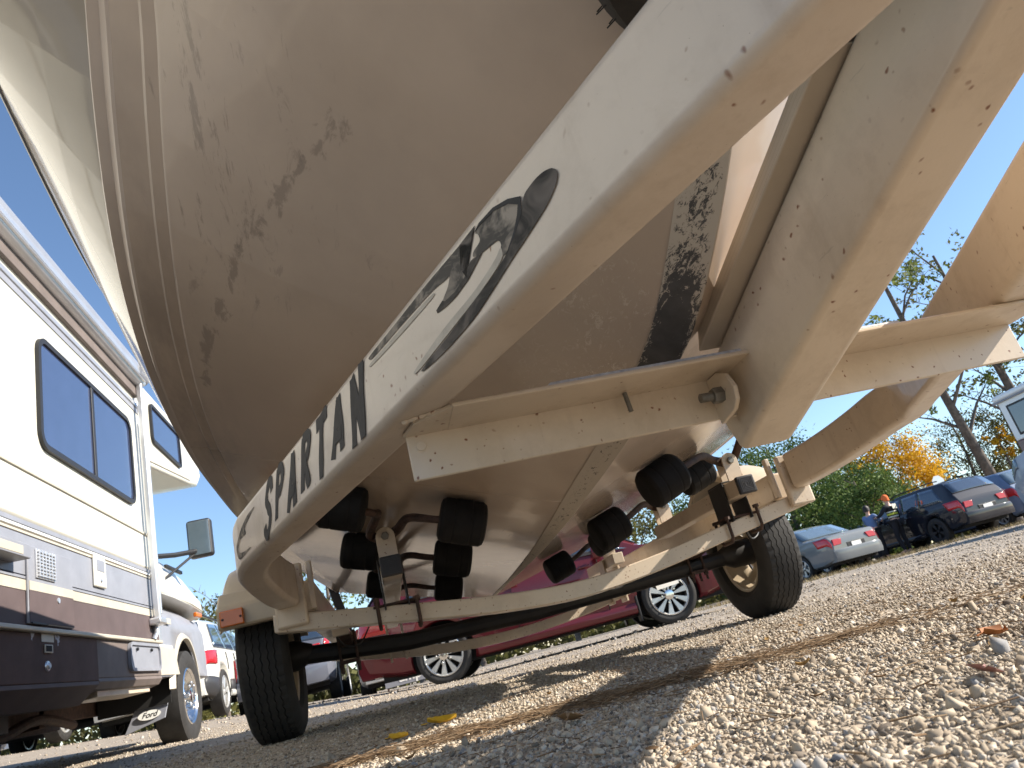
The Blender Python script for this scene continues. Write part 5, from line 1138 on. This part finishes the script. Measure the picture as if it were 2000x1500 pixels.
# ------------------------------------------------------------------ trees
LEAFM = dict(ever=attr_mat('evergreen_leaf', [(0, (.03, .06, .016)), (1, (.17, .23, .055)), (.5, (.085, .14, .032))], .7, .25),
             yellow=attr_mat('yellow_leaf', [(0, (.42, .20, .012)), (1, (.80, .55, .05)), (.5, (.66, .37, .02))], .7, .4),
             olive=attr_mat('olive_leaf', [(0, (.05, .05, .018)), (1, (.22, .20, .06)), (.5, (.11, .115, .035))], .7, .35),
             green=attr_mat('light_green_leaf', [(0, (.06, .085, .02)), (1, (.26, .28, .08)), (.5, (.13, .17, .045))], .7, .4))
MT['bark'] = M('grey_bark', (.12, .10, .085), rough=.95, var=.45, vscale=5, bump=.8, bscale=12)
def tree(name, label, x, y, hgt, rx, rz, zc, leaf_, n=2600, ls=.16, clumps=60, lean=(0, 0), spread=.55, trunk_r=.12, limbs=7, twigs=0, cat='tree', group=None, shape='ell', shell=.55):
    z0 = gz(x, y); root = thing(name, label, cat, (x, y, z0), group=group)
    lx, ly = lean; mb = MB(); P0 = Vector((0, 0, -.15)); segs = 9; tp2 = []
    for i in range(segs+1):
        t = i/segs; tp2.append(Vector((lx*t+.12*math.sin(t*5+x)*t, ly*t+.12*math.cos(t*4+y)*t, -.15+hgt*.92*t)))
    mb.tube(tp2, [trunk_r*(1-.82*i/segs)+.008 for i in range(segs+1)], 9)
    tips = []
    for k in range(limbs):
        t = .28+.65*k/max(1, limbs-1)+random.uniform(-.03, .03); b = tp2[0].lerp(tp2[-1], t)
        b = tp2[min(segs-1, int(t*segs))].lerp(tp2[min(segs, int(t*segs)+1)], t*segs-int(t*segs)) if t < 1 else tp2[-1]
        a = k*2.4+random.uniform(-.4, .4); ln = rx*(.9-.35*t)*random.uniform(.8, 1.15)
        e = b+Vector((math.cos(a)*ln, math.sin(a)*ln, ln*random.uniform(.5, 1.1)))
        m_ = b.lerp(e, .5)+Vector((random.uniform(-.1, .1), random.uniform(-.1, .1), .08*ln))
        mb.tube([b, m_, e], [trunk_r*.42*(1-t*.6), trunk_r*.24*(1-t*.5), .008], 6); tips.append(e)
        for q in range(twigs):
            s_ = m_.lerp(e, random.random()); d = Vector((random.uniform(-1, 1), random.uniform(-1, 1), random.uniform(.1, 1))).normalized()*ln*random.uniform(.3, .6)
            mb.tube([s_, s_+d*.5+Vector((0, 0, .05)), s_+d], [.016, .010, .004], 4); tips.append(s_+d)
    mb.build('trunk', MT['bark'], root, smooth=60)
    # foliage: leaf blades gathered in clumps through the crown
    cc = []
    while len(cc) < clumps:
        p = RNG.uniform(-1, 1, 3); d = np.linalg.norm(p)
        if d > 1 or d < shell*RNG.random(): continue
        if shape == 'cone': p[:2] *= max(.12, (1-p[2])/2)**.8*1.3
        cc.append(p*[rx, rx, rz])
    cc = np.array(cc)
    if twigs and spread < .4: cc = np.concatenate([cc[:clumps//3], np.array([tuple(t) for t in tips])-[lx*.7, ly*.7, zc]])
    cr_ = RNG.uniform(.5, 1.2, len(cc))*spread*min(rx, rz)*.55
    tone_c = RNG.uniform(-.28, .28, len(cc))
    ci = RNG.integers(0, len(cc), n); off = RNG.normal(0, .55, (n, 3))*cr_[ci][:, None]*[1, 1, .75]
    C_ = cc[ci]+off+[lx*.7, ly*.7, zc]
    C_[:, 2] = np.maximum(C_[:, 2], .15)
    Rm = rotmats(n); s = ls*RNG.uniform(.55, 1.25, n)
    q = np.array([[-.5, 0, 0], [0, -.27, .06], [.55, 0, 0], [0, .27, .06]])
    V = np.einsum('nij,kj->nki', Rm, q)*s[:, None, None]+C_[:, None, :]
    F = np.arange(n*4).reshape(n, 4); tone = np.clip(.5+tone_c[ci]+RNG.normal(0, .16, n), 0, 1)
    o = mass_mesh('crown', V.reshape(-1, 3), F, tone, LEAFM[leaf_]); o.parent = root
    return root
TG = 'trees beyond the parked cars'
tree('evergreen_tree', 'tall dark evergreen whose pointed top rises behind the end of the bow arm', 17.4, 29.0, 6.6, 2.5, 3.2, 3.3, 'ever', 15000, .15, 150, shape='ell', group=TG)
tree('evergreen_tree', 'broad evergreen just left of the yellow tree', 20.4, 29.4, 4.9, 2.1, 2.4, 2.4, 'ever', 15000, .15, 140, group=TG)
tree('evergreen_tree', 'bright green bushy evergreen low behind the silver sedan', 18.3, 25.4, 3.6, 1.9, 1.8, 1.7, 'ever', 9000, .14, 100, group=TG)
tree('evergreen_tree', 'evergreen partly hidden by the right trailer frame post', 14.2, 29.8, 5.3, 2.3, 2.6, 2.6, 'ever', 9000, .15, 100, group=TG)
tree('yellow_tree', 'bright yellow autumn tree behind the black sport utility vehicle', 23.1, 29.7, 5.8, 2.4, 2.2, 3.5, 'yellow', 14000, .14, 105, group=TG)
tree('yellow_tree', 'small yellow sapling between the bare trunks at the right', 29.8, 29.5, 4.6, .7, .9, 3.6, 'yellow', 700, .16, 14, group=TG)
tree('bare_tree', 'leaning half bare tree with sparse leaves right of the yellow tree', 28.4, 29.2, 16, 3.3, 5.5, 10.5, 'green', 2600, .24, 60, lean=(-2.6, -1.5), spread=.22, trunk_r=.28, limbs=12, twigs=6, group=TG)
tree('bare_tree', 'nearly bare tree with thick trunk standing next to the camper', 31.2, 28.6, 15, 3.6, 5, 10, 'olive', 1700, .24, 50, lean=(-1.0, -.5), spread=.22, trunk_r=.30, limbs=13, twigs=7, group=TG)
tree('bare_tree', 'slim bare tree leaning out beyond the camper roof', 34, 28, 14, 3.2, 4.8, 9.5, 'olive', 1200, .22, 40, lean=(1.2, -.5), spread=.22, trunk_r=.22, limbs=12, twigs=6, group=TG)
tree('brush_tree', 'olive brown brushy tree below the leaning bare trunk', 29.6, 31.6, 6.5, 2.6, 2.9, 3.0, 'olive', 8000, .14, 90, spread=.45, limbs=10, twigs=3, group=TG)
tree('brush_tree', 'olive brown brushy tree behind the camper', 32.4, 31.0, 7.5, 2.8, 3.3, 3.4, 'olive', 8000, .14, 90, spread=.45, limbs=10, twigs=3, group=TG)
tree('brush_tree', 'olive tree seen between the rollers beyond the roof of the red car', 10.2, 29.5, 6.0, 2.6, 2.6, 3.3, 'olive', 5200, .18, 80, spread=.45, limbs=9, twigs=3, group=TG)
tree('brush_tree', 'yellowing brushy tree left of the evergreens behind the red car', 7.0, 30.5, 5.6, 2.5, 2.5, 3.0, 'olive', 4200, .18, 70, spread=.45, limbs=9, twigs=3, group=TG)
TL = 'thin trees seen past the stern'
tree('thin_tree', 'thin light green tree seen under the left side of the hull', -2.6, 31.5, 7.4, 2.3, 2.4, 4.6, 'green', 1900, .19, 50, spread=.35, limbs=12, twigs=5, group=TL)
tree('thin_tree', 'thin light green tree seen beside the black stern strap', .6, 33.0, 7.0, 2.4, 2.4, 4.0, 'green', 2200, .19, 55, spread=.35, limbs=12, twigs=5, group=TL)
tree('thin_tree', 'half bare tree seen above the red car roof and behind the keel', 3.4, 34.0, 6.4, 2.4, 2.4, 3.6, 'green', 1900, .19, 50, spread=.35, limbs=12, twigs=5, group=TL)
tree('thin_tree', 'grey green tree behind the bonnet of the motorhome and white vehicle', -9.3, 44.0, 7.0, 3.0, 2.8, 3.9, 'olive', 4200, .22, 70, spread=.45, limbs=10, twigs=3, group=TL)
tree('thin_tree', 'grey green tree further left behind the motorhome', -14.5, 45.0, 6.5, 3.2, 2.6, 3.7, 'olive', 3600, .22, 60, spread=.45, limbs=10, twigs=3, group=TL)
# far wood that reads as one mass
def wood_mass():
    n = 30000; a = RNG.uniform(math.radians(-40), math.radians(75), n); r = RNG.uniform(46, 62, n)
    top = 3.2+1.5*np.sin(a*13)+1.0*np.sin(a*31+1)+.6*np.sin(a*57)
    z = np.abs(RNG.random(n))*np.clip(top, 1.2, 6)
    C_ = np.stack([-.65+r*np.sin(a), r*np.cos(a), z+g(-.65+r*np.sin(a), r*np.cos(a))], -1); Rm = rotmats(n); s = .55*RNG.uniform(.5, 1.3, n)
    q = np.array([[-.5, 0, 0], [0, -.3, .06], [.55, 0, 0], [0, .3, .06]]); V = np.einsum('nij,kj->nki', Rm, q)*s[:, None, None]+C_[:, None, :]
    o = mass_mesh('distant_wood', V.reshape(-1, 3), np.arange(n*4).reshape(n, 4), np.clip(.45+.3*np.sin(a*22)+RNG.normal(0, .15, n), 0, 1), LEAFM['olive']); kind(o, 'stuff')
wood_mass()
# dry grass tufts where the lot meets the parked cars
def tufts():
    n = 6500; x = RNG.uniform(6, 22, n); y = 14.6+.10*x+RNG.normal(0, .5, n)+np.where(RNG.random(n) < .4, RNG.uniform(0, 4, n), 0); a = RNG.uniform(0, 2*PI, n); hgt = RNG.uniform(.03, .13, n)
    b = np.stack([x, y, g(x, y)], -1); d = np.stack([np.cos(a), np.sin(a), 0*a], -1); tip = b+d*hgt[:, None]*.5+np.array([0, 0, 1])*hgt[:, None]; s = np.stack([-np.sin(a), np.cos(a), 0*a], -1)*.005
    V = np.stack([b-s, b+s, tip], 1).reshape(-1, 3)
    kind(mass_mesh('dry_grass', V, np.arange(n*3).reshape(n, 3), RNG.random(n), attr_mat('dry_grass_blade', [(0, (.16, .11, .05)), (1, (.42, .34, .18)), (.5, (.28, .21, .10))])), 'stuff')
tufts()
